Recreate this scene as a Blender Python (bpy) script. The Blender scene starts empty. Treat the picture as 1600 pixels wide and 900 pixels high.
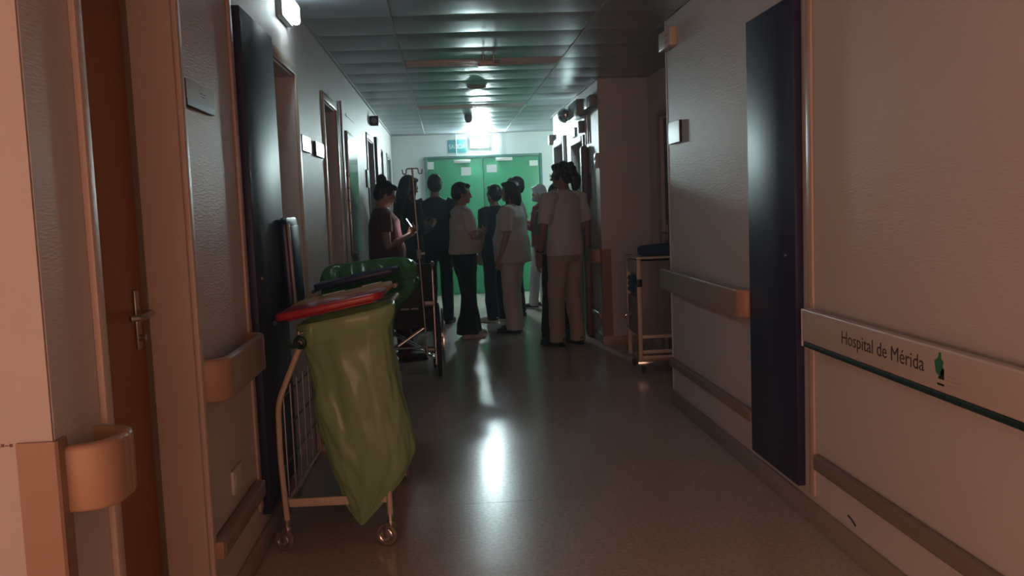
import bpy, bmesh, math, random
from mathutils import Vector, Matrix, noise
random.seed(4)
PI = math.pi
S = bpy.context.scene
C = S.collection

# ------------------------------------------------------------------ camera, world, exposure
cam_d = bpy.data.cameras.new('camera')
cam = bpy.data.objects.new('camera', cam_d); C.objects.link(cam)
cam_d.sensor_width = 36.0; cam_d.lens = 1420.84 / 1600 * 36.0
cam_d.clip_start = 0.05; cam_d.clip_end = 100
_y, _p, _r = 0.0690498, 0.0909079, -0.0392389
_F = Vector((math.sin(_y)*math.cos(_p), math.cos(_y)*math.cos(_p), -math.sin(_p)))
_R = Vector((math.cos(_y), -math.sin(_y), 0)); _U = _R.cross(_F)
_R2 = math.cos(_r)*_R + math.sin(_r)*_U; _U2 = -math.sin(_r)*_R + math.cos(_r)*_U
cam.matrix_world = Matrix(((_R2.x, _U2.x, -_F.x, 0), (_R2.y, _U2.y, -_F.y, 0), (_R2.z, _U2.z, -_F.z, 1.38), (0, 0, 0, 1)))
S.camera = cam
w = bpy.data.worlds.new('world'); S.world = w; w.use_nodes = True
w.node_tree.nodes['Background'].inputs[0].default_value = (0.05, 0.05, 0.06, 1)
w.node_tree.nodes['Background'].inputs[1].default_value = 0.2
_v = w.node_tree.nodes.new('ShaderNodeVolumeScatter')      # thin haze added to imitate the lens's veiling glare
_v.inputs['Density'].default_value = 0.0085; _v.inputs['Anisotropy'].default_value = 0.5; _v.inputs['Color'].default_value = (0.74, 0.90, 1.0, 1)
w.node_tree.links.new(_v.outputs[0], w.node_tree.nodes['World Output'].inputs['Volume'])
S.view_settings.view_transform = 'Standard'; S.view_settings.look = 'None'
S.view_settings.gamma = 1.0; S.view_settings.use_curve_mapping = False
S.view_settings.exposure = 0.3

S.cycles.max_bounces = 8; S.cycles.diffuse_bounces = 3; S.cycles.glossy_bounces = 3; S.cycles.transmission_bounces = 4
# emission strengths of the lit lamps and of the added warm fill panes (colour, strength)
LAMP_FAR = ((0.76, 0.98, 1.0), 380.0)
LAMP_LEFT = ((0.80, 0.98, 1.0), 18.0)
LAMP_RIGHT = ((0.74, 1.0, 1.0), 26.0)
LAMP_LOBBY = ((0.70, 1.0, 0.95), 300.0)
FILL_BACK = ((1.0, 0.515, 0.355), 2.15)
FILL_SIDE = ((1.0, 0.515, 0.355), 2.4)

# ------------------------------------------------------------------ materials
def M_new(name):
    m = bpy.data.materials.new(name); m.use_nodes = True
    return m, m.node_tree.nodes, m.node_tree.links, m.node_tree.nodes['Principled BSDF']
def mat(name, col, rough=0.5, metal=0.0, var=0.06, vscale=6.0, bump=0.0, bscale=(60, 60, 60), spec=0.5, coat=0.0, sheen=0.0, trans=0.0):
    m, N, L, b = M_new(name)
    b.inputs['Roughness'].default_value = rough; b.inputs['Metallic'].default_value = metal
    b.inputs['Specular IOR Level'].default_value = spec
    b.inputs['Coat Weight'].default_value = coat; b.inputs['Coat Roughness'].default_value = 0.15
    b.inputs['Sheen Weight'].default_value = sheen
    b.inputs['Transmission Weight'].default_value = trans
    tc = N.new('ShaderNodeTexCoord')
    n = N.new('ShaderNodeTexNoise'); n.inputs['Scale'].default_value = vscale; n.inputs['Detail'].default_value = 4
    L.new(tc.outputs['Object'], n.inputs['Vector'])
    mx = N.new('ShaderNodeMix'); mx.data_type = 'RGBA'
    mx.inputs[6].default_value = tuple(c*(1-var) for c in col) + (1,)
    mx.inputs[7].default_value = tuple(min(1, c*(1+var)) for c in col) + (1,)
    L.new(n.outputs['Fac'], mx.inputs[0]); L.new(mx.outputs[2], b.inputs['Base Color'])
    if bump:
        mp = N.new('ShaderNodeMapping'); mp.inputs['Scale'].default_value = bscale
        L.new(tc.outputs['Object'], mp.inputs['Vector'])
        n2 = N.new('ShaderNodeTexNoise'); n2.inputs['Scale'].default_value = 1.0; n2.inputs['Detail'].default_value = 3
        L.new(mp.outputs[0], n2.inputs['Vector'])
        bp = N.new('ShaderNodeBump'); bp.inputs['Strength'].default_value = bump; bp.inputs['Distance'].default_value = 0.002
        L.new(n2.outputs['Fac'], bp.inputs['Height']); L.new(bp.outputs[0], b.inputs['Normal'])
    return m
def emit(name, col, st):
    m, N, L, b = M_new(name)
    b.inputs['Base Color'].default_value = (0.8, 0.8, 0.8, 1)
    b.inputs['Emission Color'].default_value = col + (1,); b.inputs['Emission Strength'].default_value = st
    return m

WALL = mat('vinyl_wallpaper', (0.60, 0.56, 0.545), 0.46, bump=0.8, bscale=(26, 26, 190), var=0.04, vscale=2.0, spec=0.36)
PLASTER = mat('painted_plaster', (0.64, 0.58, 0.54), 0.55, var=0.03, bump=0.1, bscale=(30, 30, 30))
FARWALL = mat('painted_far_wall', (0.66, 0.69, 0.68), 0.5, var=0.03)
JAMB = mat('painted_door_jamb', (0.62, 0.50, 0.43), 0.42, var=0.03)
BASE = mat('vinyl_skirting', (0.35, 0.29, 0.25), 0.35, var=0.12)
RAIL = mat('taupe_handrail_plastic', (0.33, 0.28, 0.235), 0.36, var=0.05, bump=0.15, bscale=(150, 150, 150))
RAILCAP = mat('tan_end_cap_plastic', (0.43, 0.265, 0.17), 0.42, var=0.05)
GUARD = mat('brown_corner_guard', (0.30, 0.19, 0.135), 0.42, var=0.05)
WHITE_RAIL = mat('white_rail_plastic', (0.62, 0.53, 0.47), 0.38, var=0.03)
NAVY = mat('navy_laminate', (0.028, 0.033, 0.080), 0.44, var=0.12, bump=0.05, bscale=(20, 20, 4), spec=0.3)
NAVY_PL = mat('navy_plastic', (0.015, 0.03, 0.10), 0.35, var=0.1)
BLACK = mat('black_plastic', (0.012, 0.012, 0.014), 0.4)
ORANGE_DOOR = mat('orange_brown_door', (0.36, 0.125, 0.045), 0.42, var=0.06, bump=0.05, bscale=(60, 60, 6))
GREY_DOOR = mat('grey_door', (0.30, 0.28, 0.28), 0.45)
DARK_DOOR = mat('dark_door', (0.05, 0.05, 0.055), 0.4)
GREEN_DOOR = mat('green_door_paint', (0.025, 0.25, 0.10), 0.45, var=0.10, vscale=1.5)
DARKGREEN = mat('dark_green_stripe', (0.012, 0.04, 0.03), 0.4)
STEEL = mat('brushed_steel', (0.45, 0.43, 0.41), 0.28, metal=1.0, var=0.05)
DSTEEL = mat('dull_steel', (0.22, 0.22, 0.23), 0.38, metal=0.9, var=0.05)
CHROME = mat('chrome', (0.7, 0.7, 0.7), 0.15, metal=1.0, var=0.02)
CEIL = mat('satin_metal_ceiling', (0.38, 0.42, 0.47), 0.36, metal=0.5, var=0.06, vscale=1.2, bump=0.06, bscale=(6, 2, 6))
CEILRUN = mat('ceiling_runner', (0.42, 0.44, 0.45), 0.4, metal=0.3)
LOUV = mat('aluminium_louvre', (0.62, 0.58, 0.58), 0.34, metal=0.35, var=0.05)
WHITE_PL = mat('white_plastic', (0.66, 0.64, 0.61), 0.4, var=0.03)
CREAM = mat('cream_enamel', (0.62, 0.50, 0.40), 0.38, var=0.05)
GREYPL = mat('grey_plastic', (0.25, 0.27, 0.28), 0.4)
SIGN_G = mat('sign_grey_face', (0.42, 0.40, 0.38), 0.3, var=0.03)
SIGN_W = mat('sign_pale_face', (0.55, 0.60, 0.62), 0.2, var=0.03)
SIGN_T = mat('sign_teal_strip', (0.10, 0.16, 0.17), 0.35)
TEAL = mat('exit_sign_teal', (0.05, 0.30, 0.30), 0.35)
LETTER = mat('white_lettering', (0.85, 0.88, 0.88), 0.4)
GREYTXT = mat('dark_grey_lettering', (0.06, 0.055, 0.055), 0.5)
PAPER = mat('white_paper', (0.75, 0.75, 0.72), 0.7, var=0.04)
GLOSS = mat('glazed_poster', (0.14, 0.17, 0.17), 0.08, var=0.5, vscale=5, coat=0.6)
RED_PL = mat('red_plastic', (0.42, 0.018, 0.03), 0.3, var=0.08)
YEL_PL = mat('ochre_yellow_plastic', (0.50, 0.27, 0.05), 0.5, var=0.08, spec=0.3)
RUBBER = mat('grey_rubber', (0.05, 0.048, 0.045), 0.6)
FABBLK = mat('black_nylon', (0.008, 0.009, 0.012), 0.55, var=0.2, bump=0.2, bscale=(200, 200, 200))
GREYPAN = mat('grey_cart_panel', (0.19, 0.165, 0.15), 0.45, var=0.04)
BLUECL = mat('blue_wrap', (0.016, 0.04, 0.11), 0.5, var=0.4, vscale=14)
BLUECL2 = mat('blue_folded_cloth', (0.03, 0.08, 0.17), 0.6, var=0.5, vscale=18)
BROWNLEAF = mat('brown_door_edge', (0.20, 0.13, 0.12), 0.4)
SKIN = mat('skin', (0.40, 0.235, 0.175), 0.5, var=0.08)
SKIN2 = mat('skin_tan', (0.30, 0.17, 0.125), 0.5, var=0.08)
HAIR = mat('dark_hair', (0.012, 0.010, 0.010), 0.45, var=0.3, vscale=40, bump=0.5, bscale=(160, 160, 20))
HAIRW = mat('white_hair', (0.55, 0.55, 0.54), 0.5, var=0.2, vscale=40, bump=0.5, bscale=(120, 120, 30))
HAIRB = mat('brown_hair', (0.022, 0.015, 0.012), 0.45, var=0.3, vscale=40, bump=0.5, bscale=(160, 160, 20))
def cloth(name, c, r=0.8, v=0.06): return mat(name, c, r, var=v, vscale=9, bump=0.25, bscale=(90, 90, 90), sheen=0.15, spec=0.2)
TWHITE = cloth('white_cotton', (0.62, 0.60, 0.60))
TUNIC = cloth('white_uniform', (0.60, 0.59, 0.585))
BEIGE = cloth('beige_chino', (0.42, 0.36, 0.29))
BLKCL = cloth('black_trouser_cloth', (0.010, 0.013, 0.020))
NAVYCL = cloth('navy_cloth', (0.011, 0.020, 0.034))
MAROON = cloth('maroon_cloth', (0.11, 0.017, 0.028))
CORAL = cloth('coral_cloth', (0.55, 0.07, 0.07))
BURG = cloth('burgundy_cardigan', (0.26, 0.04, 0.06))
GREYCL = cloth('dark_grey_cloth', (0.03, 0.032, 0.034))
BLUEGREY = cloth('blue_grey_scrubs', (0.22, 0.28, 0.32))
SHOEW = mat('white_shoe', (0.76, 0.72, 0.66), 0.6)
SHOEB = mat('dark_shoe', (0.018, 0.018, 0.02), 0.5)
SHOEN = mat('navy_clog', (0.02, 0.03, 0.05), 0.5)
MASKM = mat('blue_face_mask', (0.30, 0.48, 0.56), 0.7)
EYE = mat('eye_dark', (0.02, 0.015, 0.012), 0.2)
PHONESCR = emit('phone_screen', (1.0, 0.93, 0.86), 14.0)
PHONEOFF = mat('phone_glass', (0.01, 0.01, 0.012), 0.1)
def plastic_bag(name, col):
    m, N, L, b = M_new(name)
    b.inputs['Base Color'].default_value = col + (1,); b.inputs['Roughness'].default_value = 0.2
    tc = N.new('ShaderNodeTexCoord'); mp = N.new('ShaderNodeMapping'); mp.inputs['Scale'].default_value = (10, 10, 3.2)
    L.new(tc.outputs['Object'], mp.inputs[0])
    n = N.new('ShaderNodeTexNoise'); n.noise_type = 'RIDGED_MULTIFRACTAL'; n.inputs['Scale'].default_value = 0.9; n.inputs['Detail'].default_value = 3; n.inputs['Distortion'].default_value = 0.8
    L.new(mp.outputs[0], n.inputs['Vector'])
    bp = N.new('ShaderNodeBump'); bp.inputs['Strength'].default_value = 0.9; bp.inputs['Distance'].default_value = 0.016
    L.new(n.outputs['Fac'], bp.inputs['Height']); L.new(bp.outputs[0], b.inputs['Normal'])
    t = N.new('ShaderNodeBsdfTranslucent'); t.inputs[0].default_value = tuple(min(1, c*1.5) for c in col) + (1,)
    L.new(bp.outputs[0], t.inputs['Normal'])
    tr = N.new('ShaderNodeBsdfTransparent'); tr.inputs[0].default_value = (0.45, 0.62, 0.38, 1)
    m1 = N.new('ShaderNodeMixShader'); m1.inputs[0].default_value = 0.35
    L.new(b.outputs[0], m1.inputs[1]); L.new(t.outputs[0], m1.inputs[2])
    m2 = N.new('ShaderNodeMixShader'); m2.inputs[0].default_value = 0.16
    L.new(m1.outputs[0], m2.inputs[1]); L.new(tr.outputs[0], m2.inputs[2])
    L.new(m2.outputs[0], N['Material Output'].inputs['Surface'])
    return m
BAG = plastic_bag('green_plastic_film', (0.44, 0.64, 0.36))
BAG2 = plastic_bag('dark_green_plastic_film', (0.08, 0.26, 0.09))
def floor_mat():
    m, N, L, b = M_new('speckled_vinyl_floor')
    b.inputs['Roughness'].default_value = 0.20
    tc = N.new('ShaderNodeTexCoord')
    v = N.new('ShaderNodeTexNoise'); v.inputs['Scale'].default_value = 55; v.inputs['Detail'].default_value = 6; v.inputs['Roughness'].default_value = 0.75
    L.new(tc.outputs['Object'], v.inputs['Vector'])
    r = N.new('ShaderNodeValToRGB'); r.color_ramp.elements[0].position = 0.34; r.color_ramp.elements[1].position = 0.66
    r.color_ramp.elements[0].color = (0.44, 0.37, 0.33, 1); r.color_ramp.elements[1].color = (0.64, 0.56, 0.50, 1)
    L.new(v.outputs['Fac'], r.inputs[0]); L.new(r.outputs[0], b.inputs['Base Color'])
    n = N.new('ShaderNodeTexNoise'); n.inputs['Scale'].default_value = 2.2; n.inputs['Detail'].default_value = 4
    L.new(tc.outputs['Object'], n.inputs['Vector'])
    mr = N.new('ShaderNodeMapRange'); mr.inputs[3].default_value = 0.17; mr.inputs[4].default_value = 0.29
    L.new(n.outputs['Fac'], mr.inputs[0]); L.new(mr.outputs[0], b.inputs['Roughness'])
    n2 = N.new('ShaderNodeTexNoise'); n2.inputs['Scale'].default_value = 7; n2.inputs['Detail'].default_value = 2
    L.new(tc.outputs['Object'], n2.inputs['Vector'])
    bp = N.new('ShaderNodeBump'); bp.inputs['Strength'].default_value = 0.10; bp.inputs['Distance'].default_value = 0.01
    L.new(n2.outputs['Fac'], bp.inputs['Height']); L.new(bp.outputs[0], b.inputs['Normal'])
    return m
FLOOR = floor_mat()

# ------------------------------------------------------------------ mesh helpers
def box(bm, x0, x1, y0, y1, z0, z1, r=0.0, seg=2):
    vs = [bm.verts.new((x, y, z)) for z in (z0, z1) for y in (y0, y1) for x in (x0, x1)]
    fs = [bm.faces.new([vs[i] for i in q]) for q in ((0, 2, 3, 1), (4, 5, 7, 6), (0, 1, 5, 4), (2, 6, 7, 3), (0, 4, 6, 2), (1, 3, 7, 5))]
    if r > 0:
        es = list({e for f in fs for e in f.edges})
        bmesh.ops.bevel(bm, geom=es, offset=r, segments=seg, affect='EDGES', profile=0.5)
    return bm
def B(*a, **k): return box(bmesh.new(), *a, **k)
def frame_axes(t, side):
    n1 = side - t*side.dot(t)
    if n1.length < 1e-4: n1 = t.orthogonal()
    n1.normalize(); n2 = t.cross(n1).normalized()
    return n1, n2
def loft(bm, pts, rad, seg=12, side=(1, 0, 0), cap=True, closed=False, sup=2.0):
    """tube through pts, rad = list of (a, b) half sizes along the side vector and across it"""
    pts = [Vector(p) for p in pts]; side = Vector(side); rings = []; n = len(pts)
    for i, p in enumerate(pts):
        if closed: t = pts[(i+1) % n] - pts[i-1]
        else: t = pts[min(i+1, n-1)] - pts[max(i-1, 0)]
        t = t.normalized() if t.length > 1e-9 else Vector((0, 0, 1))
        n1, n2 = frame_axes(t, side)
        if not isinstance(rad, (int, float)):
            a, b = rad[i] if isinstance(rad[i], (tuple, list)) else (rad[i], rad[i])
        else: a = b = rad
        ring = []
        for k in range(seg):
            th = 2*PI*k/seg; c, s = math.cos(th), math.sin(th)
            if sup != 2.0:
                c = math.copysign(abs(c)**(2/sup), c); s = math.copysign(abs(s)**(2/sup), s)
            ring.append(bm.verts.new(p + n1*a*c + n2*b*s))
        rings.append(ring)
    m = n if closed else n-1
    for i in range(m):
        A, D = rings[i], rings[(i+1) % n]
        for k in range(seg):
            bm.faces.new((A[k], A[(k+1) % seg], D[(k+1) % seg], D[k]))
    if cap and not closed:
        bm.faces.new(list(reversed(rings[0]))); bm.faces.new(rings[-1])
    return rings
def arc_pts(pts, r=0.03, n=5):
    """round the corners of a polyline"""
    pts = [Vector(p) for p in pts]; out = [pts[0]]
    for i in range(1, len(pts)-1):
        a, b, c = pts[i-1], pts[i], pts[i+1]
        d1 = (a-b); d2 = (c-b); q = min(r, d1.length*0.49, d2.length*0.49)
        p1 = b + d1.normalized()*q; p2 = b + d2.normalized()*q
        for k in range(n+1):
            t = k/n; out.append(p1*(1-t)**2 + b*2*t*(1-t) + p2*t*t)
    out.append(pts[-1]); return out
def tube(bm, pts, r, seg=8, bend=0.0, closed=False):
    if bend: pts = arc_pts(pts, bend)
    p0 = Vector(pts[0]); p1 = Vector(pts[1]); t = (p1-p0).normalized()
    # a side vector that suits most of the path
    side = Vector((0.31, 0.77, 0.55)) if abs(t.dot(Vector((0.31, 0.77, 0.55)))) < 0.9 else Vector((0.8, -0.3, 0.2))
    loft(bm, pts, r, seg, side, closed=closed); return bm
def T(*a, **k): return tube(bmesh.new(), *a, **k)
def ell(bm, c, r, rot=None, u=16, v=10):
    m = Matrix.Translation(Vector(c)) @ (rot.to_4x4() if rot else Matrix.Identity(4)) @ Matrix.Diagonal((r[0], r[1], r[2], 1))
    bmesh.ops.create_uvsphere(bm, u_segments=u, v_segments=v, radius=1.0, matrix=m); return bm
def cyl(bm, c, axis, r, h, seg=20, r2=None):
    a = Vector(axis).normalized(); rot = Vector((0, 0, 1)).rotation_difference(a).to_matrix().to_4x4()
    bmesh.ops.create_cone(bm, cap_ends=True, segments=seg, radius1=r, radius2=r if r2 is None else r2, depth=h, matrix=Matrix.Translation(Vector(c)) @ rot); return bm
def torus(bm, c, axis, R, r, seg=32, s2=8):
    a = Vector(axis).normalized(); u = a.orthogonal().normalized(); v = a.cross(u)
    pts = [Vector(c) + (u*math.cos(2*PI*k/seg) + v*math.sin(2*PI*k/seg))*R for k in range(seg)]
    loft(bm, pts, r, s2, a, closed=True); return bm

def mesh_of(bm, name, smooth=35):
    bmesh.ops.recalc_face_normals(bm, faces=bm.faces)
    if smooth:
        ca = math.radians(smooth)
        for f in bm.faces: f.smooth = True
        for e in bm.edges:
            if len(e.link_faces) != 2 or e.calc_face_angle(0) > ca: e.smooth = False
    me = bpy.data.meshes.new(name); bm.to_mesh(me); bm.free(); return me
def obj(name, bm, m, parent=None, world=False, smooth=35):
    """top-level: origin at the base of its box.  child: verts are local to the parent unless world=True"""
    if parent is None:
        lo = Vector([min(v.co[i] for v in bm.verts) for i in range(3)]); hi = Vector([max(v.co[i] for v in bm.verts) for i in range(3)])
        base = Vector(((lo.x+hi.x)/2, (lo.y+hi.y)/2, lo.z))
        for v in bm.verts: v.co -= base
    elif world:
        for v in bm.verts: v.co -= parent.location
    o = bpy.data.objects.new(name, mesh_of(bm, name, smooth)); C.objects.link(o)
    o.data.materials.append(m)
    if parent is None: o.location = base
    else: o.parent = parent
    return o
def tag(o, label, cat, group=None):
    o['label'] = label; o['category'] = cat
    if group: o['group'] = group
    return o
def thing(name, label, cat, loc=(0, 0, 0), rotz=0.0, group=None):
    o = bpy.data.objects.new(name, None); C.objects.link(o); o.empty_display_size = 0.1
    o.location = loc; o.rotation_euler = (0, 0, rotz); return tag(o, label, cat, group)
def struct(name, bm, m, origin=False, smooth=35):
    o = bpy.data.objects.new(name, mesh_of(bm, name, smooth)); C.objects.link(o); o.data.materials.append(m)
    o['kind'] = 'structure'; return o
def child(name, bm, m, parent, smooth=35):     # parent is a structure at the world origin
    o = bpy.data.objects.new(name, mesh_of(bm, name, smooth)); C.objects.link(o); o.data.materials.append(m); o.parent = parent; return o
def text_mesh(s, size, m, parent, mtx, depth=0.001, sx=1.0, name='lettering'):
    cu = bpy.data.curves.new(name, 'FONT'); cu.body = s; cu.size = size; cu.extrude = depth; cu.resolution_u = 3
    t = bpy.data.objects.new(name, cu); C.objects.link(t)
    bpy.context.view_layer.update()
    me = bpy.data.meshes.new_from_object(t.evaluated_get(bpy.context.evaluated_depsgraph_get()))
    bpy.data.objects.remove(t); me.transform(mtx @ Matrix.Diagonal((sx, 1, 1, 1)))
    o = bpy.data.objects.new(name, me); C.objects.link(o); me.materials.clear(); me.materials.append(m); o.parent = parent
    return o
def split_words(o, axis, gap):
    bm = bmesh.new(); bm.from_mesh(o.data); bm.verts.ensure_lookup_table(); seen = set(); isl = []
    for v in bm.verts:
        if v in seen: continue
        st = [v]; seen.add(v); g = []
        while st:
            q = st.pop(); g.append(q.index)
            for e in q.link_edges:
                w_ = e.other_vert(q)
                if w_ not in seen: seen.add(w_); st.append(w_)
        c = [bm.verts[i].co[axis] for i in g]; isl.append((min(c), max(c), set(g)))
    isl.sort(key=lambda q: q[0]); words = []; end = -1e9
    for a, b, g in isl:
        if a-end > gap: words.append(set())
        words[-1] |= g; end = max(end, b)
    for k, g in enumerate(words[1:]):
        b2 = bm.copy(); b2.verts.ensure_lookup_table(); bmesh.ops.delete(b2, geom=[v for v in b2.verts if v.index not in g], context='VERTS')
        me = bpy.data.meshes.new(o.name); b2.to_mesh(me); b2.free(); me.materials.append(o.data.materials[0])
        n = bpy.data.objects.new(o.name, me); C.objects.link(n); n.parent = o.parent
    bmesh.ops.delete(bm, geom=[v for v in bm.verts if v.index not in words[0]], context='VERTS'); bm.to_mesh(o.data); bm.free()
def remeshed(bm, voxel, smooth_it=3, disp=None):
    me = bpy.data.meshes.new('tmp'); bmesh.ops.recalc_face_normals(bm, faces=bm.faces); bm.to_mesh(me); bm.free()
    t = bpy.data.objects.new('tmp', me); C.objects.link(t)
    r = t.modifiers.new('r', 'REMESH'); r.mode = 'VOXEL'; r.voxel_size = voxel
    if smooth_it:
        s = t.modifiers.new('s', 'SMOOTH'); s.iterations = smooth_it; s.factor = 0.5
    dg = bpy.context.evaluated_depsgraph_get()
    out = bpy.data.meshes.new_from_object(t.evaluated_get(dg))
    bpy.data.objects.remove(t); bpy.data.meshes.remove(me)
    if disp:
        nrm = [v.normal.copy() for v in out.vertices]
        for v, n in zip(out.vertices, nrm):
            v.co = v.co + n*disp(v.co)
    for p in out.polygons: p.use_smooth = True
    return out
def part_mesh(name, me, m, parent):
    o = bpy.data.objects.new(name, me); C.objects.link(o); me.materials.clear(); me.materials.append(m); me.name = name; o.parent = parent; return o

# ------------------------------------------------------------------ layout (metres)
XL, XR, XN, ZC, YF = -0.805, 1.472, 1.479, 2.531, 14.45
XA, YA0, YA1, YR1 = 1.95, 5.97, 8.61, 12.16          # alcove back wall, alcove ends, end of the far right wall
T1, T2 = -0.281, 0.981

# ------------------------------------------------------------------ structure
def wall_along_y(name, x, out, y0, y1, openings, m, t=0.30):
    """wall face at x, thickness t towards 'out' (+1/-1); openings (y0, y1, ztop)"""
    bm = bmesh.new(); xa, xb = sorted((x, x+out*t)); y = y0
    for (a, b, zt) in sorted(openings):
        box(bm, xa, xb, y, a, 0, ZC); box(bm, xa, xb, a, b, zt, ZC); y = b
    box(bm, xa, xb, y, y1, 0, ZC)
    return struct(name, bm, m)
LDOORS = [(2.14, 2.89, 2.12), (4.50, 5.17, 2.14), (6.35, 7.06, 2.145), (9.80, 10.62, 2.15), (11.60, 12.20, 2.15), (13.15, 13.85, 2.13)]
wall_l = wall_along_y('wall_left', XL, -1, 1.86, YF, LDOORS, WALL)
struct('wall_left_lobby', B(-3.4, XL-0.30, 1.86, 2.16, 0, ZC), PLASTER)
struct('wall_left_outer', B(-3.5, -3.4, -3.7, 2.16, 0, ZC), PLASTER)
struct('wall_back', B(-3.5, 2.0, -3.7, -3.53, 0, ZC), PLASTER)
wall_r = struct('wall_right', B(XN, XN+0.66, -6, YA0, 0, ZC), WALL)
wall_a = wall_along_y('wall_alcove', XA, 1, YA0, YA1, [(7.10, 8.15, 2.12)], PLASTER, 0.2)
wall_rf = wall_along_y('wall_right_far', XR, 1, YA1, YR1, [(9.52, 10.40, 2.02), (11.05, 11.95, 2.10)], WALL, 0.48)
struct('wall_far', B(XL-0.3, 4.2, YF, YF+0.15, 0, ZC), FARWALL)
struct('wall_lobby_side', B(4.2, 4.3, YR1-0.3, YF+0.15, 0, ZC), FARWALL)
struct('wall_lobby_near', B(XA+0.002, 4.2, YR1-0.2, YR1, 0, ZC), FARWALL)
# smooth facing of the near wall end on the left
trim0 = struct('trim_1', B(-1.105, XL-0.002, 1.852, 1.86, 0.0, ZC), mat('tan_wall_paint', (0.43, 0.385, 0.355), 0.5, var=0.03))

floor = struct('floor', B(-3.5, 4.3, -6.1, YF+0.15, -0.10, -0.003), mat('floor_screed', (0.12, 0.10, 0.09), 0.6))
for y0, y1 in ((-6.1, 2.02), (2.02, 4.14), (4.14, 6.98), (6.98, 9.9), (9.9, YF+0.15)):
    child('floor_sheet', B(-3.5, 4.3, y0+0.0015, y1-0.0015, -0.003, 0.0), FLOOR, floor, smooth=0)

ceil = struct('ceiling', B(-3.5, 4.3, -6.1, YF+0.15, ZC+0.02, ZC+0.1), mat('ceiling_void', (0.05, 0.05, 0.05), 0.8))
PITCH = 0.574; ROW0 = 5.62
FIX = [7.26, 10.48]                                    # luminaires across the middle band
def panel_mesh(x0, x1, y0, y1):
    bm = bmesh.new(); n = 6; rows = []
    for j in range(n+1):                               # pans are very slightly bowed with turned-up edges
        t = j/n; y = y0 + (y1-y0)*t; z = -0.0022*math.sin(PI*t) + (0.004 if j in (0, n) else 0)
        rows.append([bm.verts.new((x, y, ZC+z)) for x in (x0, x1)])
    for j in range(n): bm.faces.new((rows[j][0], rows[j][1], rows[j+1][1], rows[j+1][0]))
    ext = bmesh.ops.extrude_face_region(bm, geom=list(bm.faces))
    for v in ext['geom']:
        if isinstance(v, bmesh.types.BMVert): v.co.z += 0.016
    return bm
k0 = int((-1.4-ROW0)/PITCH)-8
bands = [(XL, T1-0.010), (T1+0.010, T2-0.010), (T2+0.010, XR)]
for bi, (x0, x1) in enumerate(bands):
    first = None
    for k in range(-8, 16):
        y0 = ROW0 + k*PITCH + 0.003; y1 = min(y0 + PITCH - 0.006, YF-0.02)
        if y0 > YF-0.1: continue
        if bi == 1 and any(y0 < fy+0.20 and y1 > fy+0.1 for fy in FIX):
            for fy in FIX:
                if y0 < fy+0.20 and y1 > fy+0.1:
                    if fy - y0 > 0.05: child('ceiling_panel', panel_mesh(x0, x1, y0, fy-0.004), CEIL, ceil)
                    if y1 - (fy+0.30) > 0.05: child('ceiling_panel', panel_mesh(x0, x1, fy+0.304, y1), CEIL, ceil)
            continue
        if first is None or y1 - y0 < PITCH-0.01 :
            o = child('ceiling_panel', panel_mesh(x0, x1, y0, y1), CEIL, ceil)
            if first is None: first = (o, y0)
        else:
            o = first[0].copy(); C.objects.link(o); o.location.y = y0 - first[1]
for x in (T1, T2): child('ceiling_runner', B(x-0.009, x+0.009, ROW0-8*PITCH, YF-0.001, ZC-0.006, ZC+0.018), CEILRUN, ceil)
for x0, x1 in ((XL, XL+0.02), ): child('edge_angle', B(x0, x1, 1.9, YF-0.001, ZC-0.012, ZC), CEILRUN, ceil)
child('edge_angle', B(XR-0.02, XR, YA1, YR1, ZC-0.012, ZC), CEILRUN, ceil)
child('edge_angle', B(XL+0.02, XR+1.0, YF-0.02, YF-0.001, ZC-0.014, ZC), CEILRUN, ceil)
child('ceiling_sheet', B(-3.5, 4.3, -6.1, ROW0-8*PITCH-0.01, ZC, ZC+0.02), PLASTER, ceil)
child('ceiling_sheet', B(-3.5, XL, ROW0-8*PITCH, YF, ZC, ZC+0.02), PLASTER, ceil)
for k in range(-8, 16):
    y0 = ROW0 + k*PITCH
    if YA0-0.6 < y0 < YA1: child('ceiling_panel', panel_mesh(XR+0.001, XA+0.2, max(y0+0.003, YA0+0.001), min(y0+PITCH-0.003, YA1-0.001)), CEIL, ceil)
    if y0 > YR1-0.6 and y0 < YF-0.1: child('ceiling_panel', panel_mesh(XR+0.001, 4.2, max(y0+0.003, YR1+0.001), min(y0+PITCH-0.003, YF-0.022)), CEIL, ceil)

# skirting
def skirting(name, pieces): return struct(name, pieces, BASE)
bm = bmesh.new(); y = 1.86
for a, b, _ in LDOORS + [(YF, YF, 0)]:
    box(bm, XL, XL+0.012, y+(0.06 if y > 1.9 else 0), max(a-0.06, y+0.07) if a < YF else a, 0, 0.10, 0.004); y = b
skirting('baseboard_left', bm)
skirting('baseboard_right', B(XN-0.014, XN, -6, YA0, 0, 0.10, 0.004))
bm = B(XR-0.014, XR, YA1, 9.40, 0, 0.10, 0.004); box(bm, XR-0.014, XR, 10.46, 10.99, 0, 0.10, 0.004)
skirting('baseboard_right_far', bm)
struct('baseboard_alcove', B(XR-0.014, XA, YA1-0.014, YA1, 0, 0.085, 0.004), mat('tan_skirting', (0.42, 0.33, 0.26), 0.4))
struct('baseboard_far', B(1.56, 4.2, YF-0.012, YF, 0, 0.10, 0.003), BASE)

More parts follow.
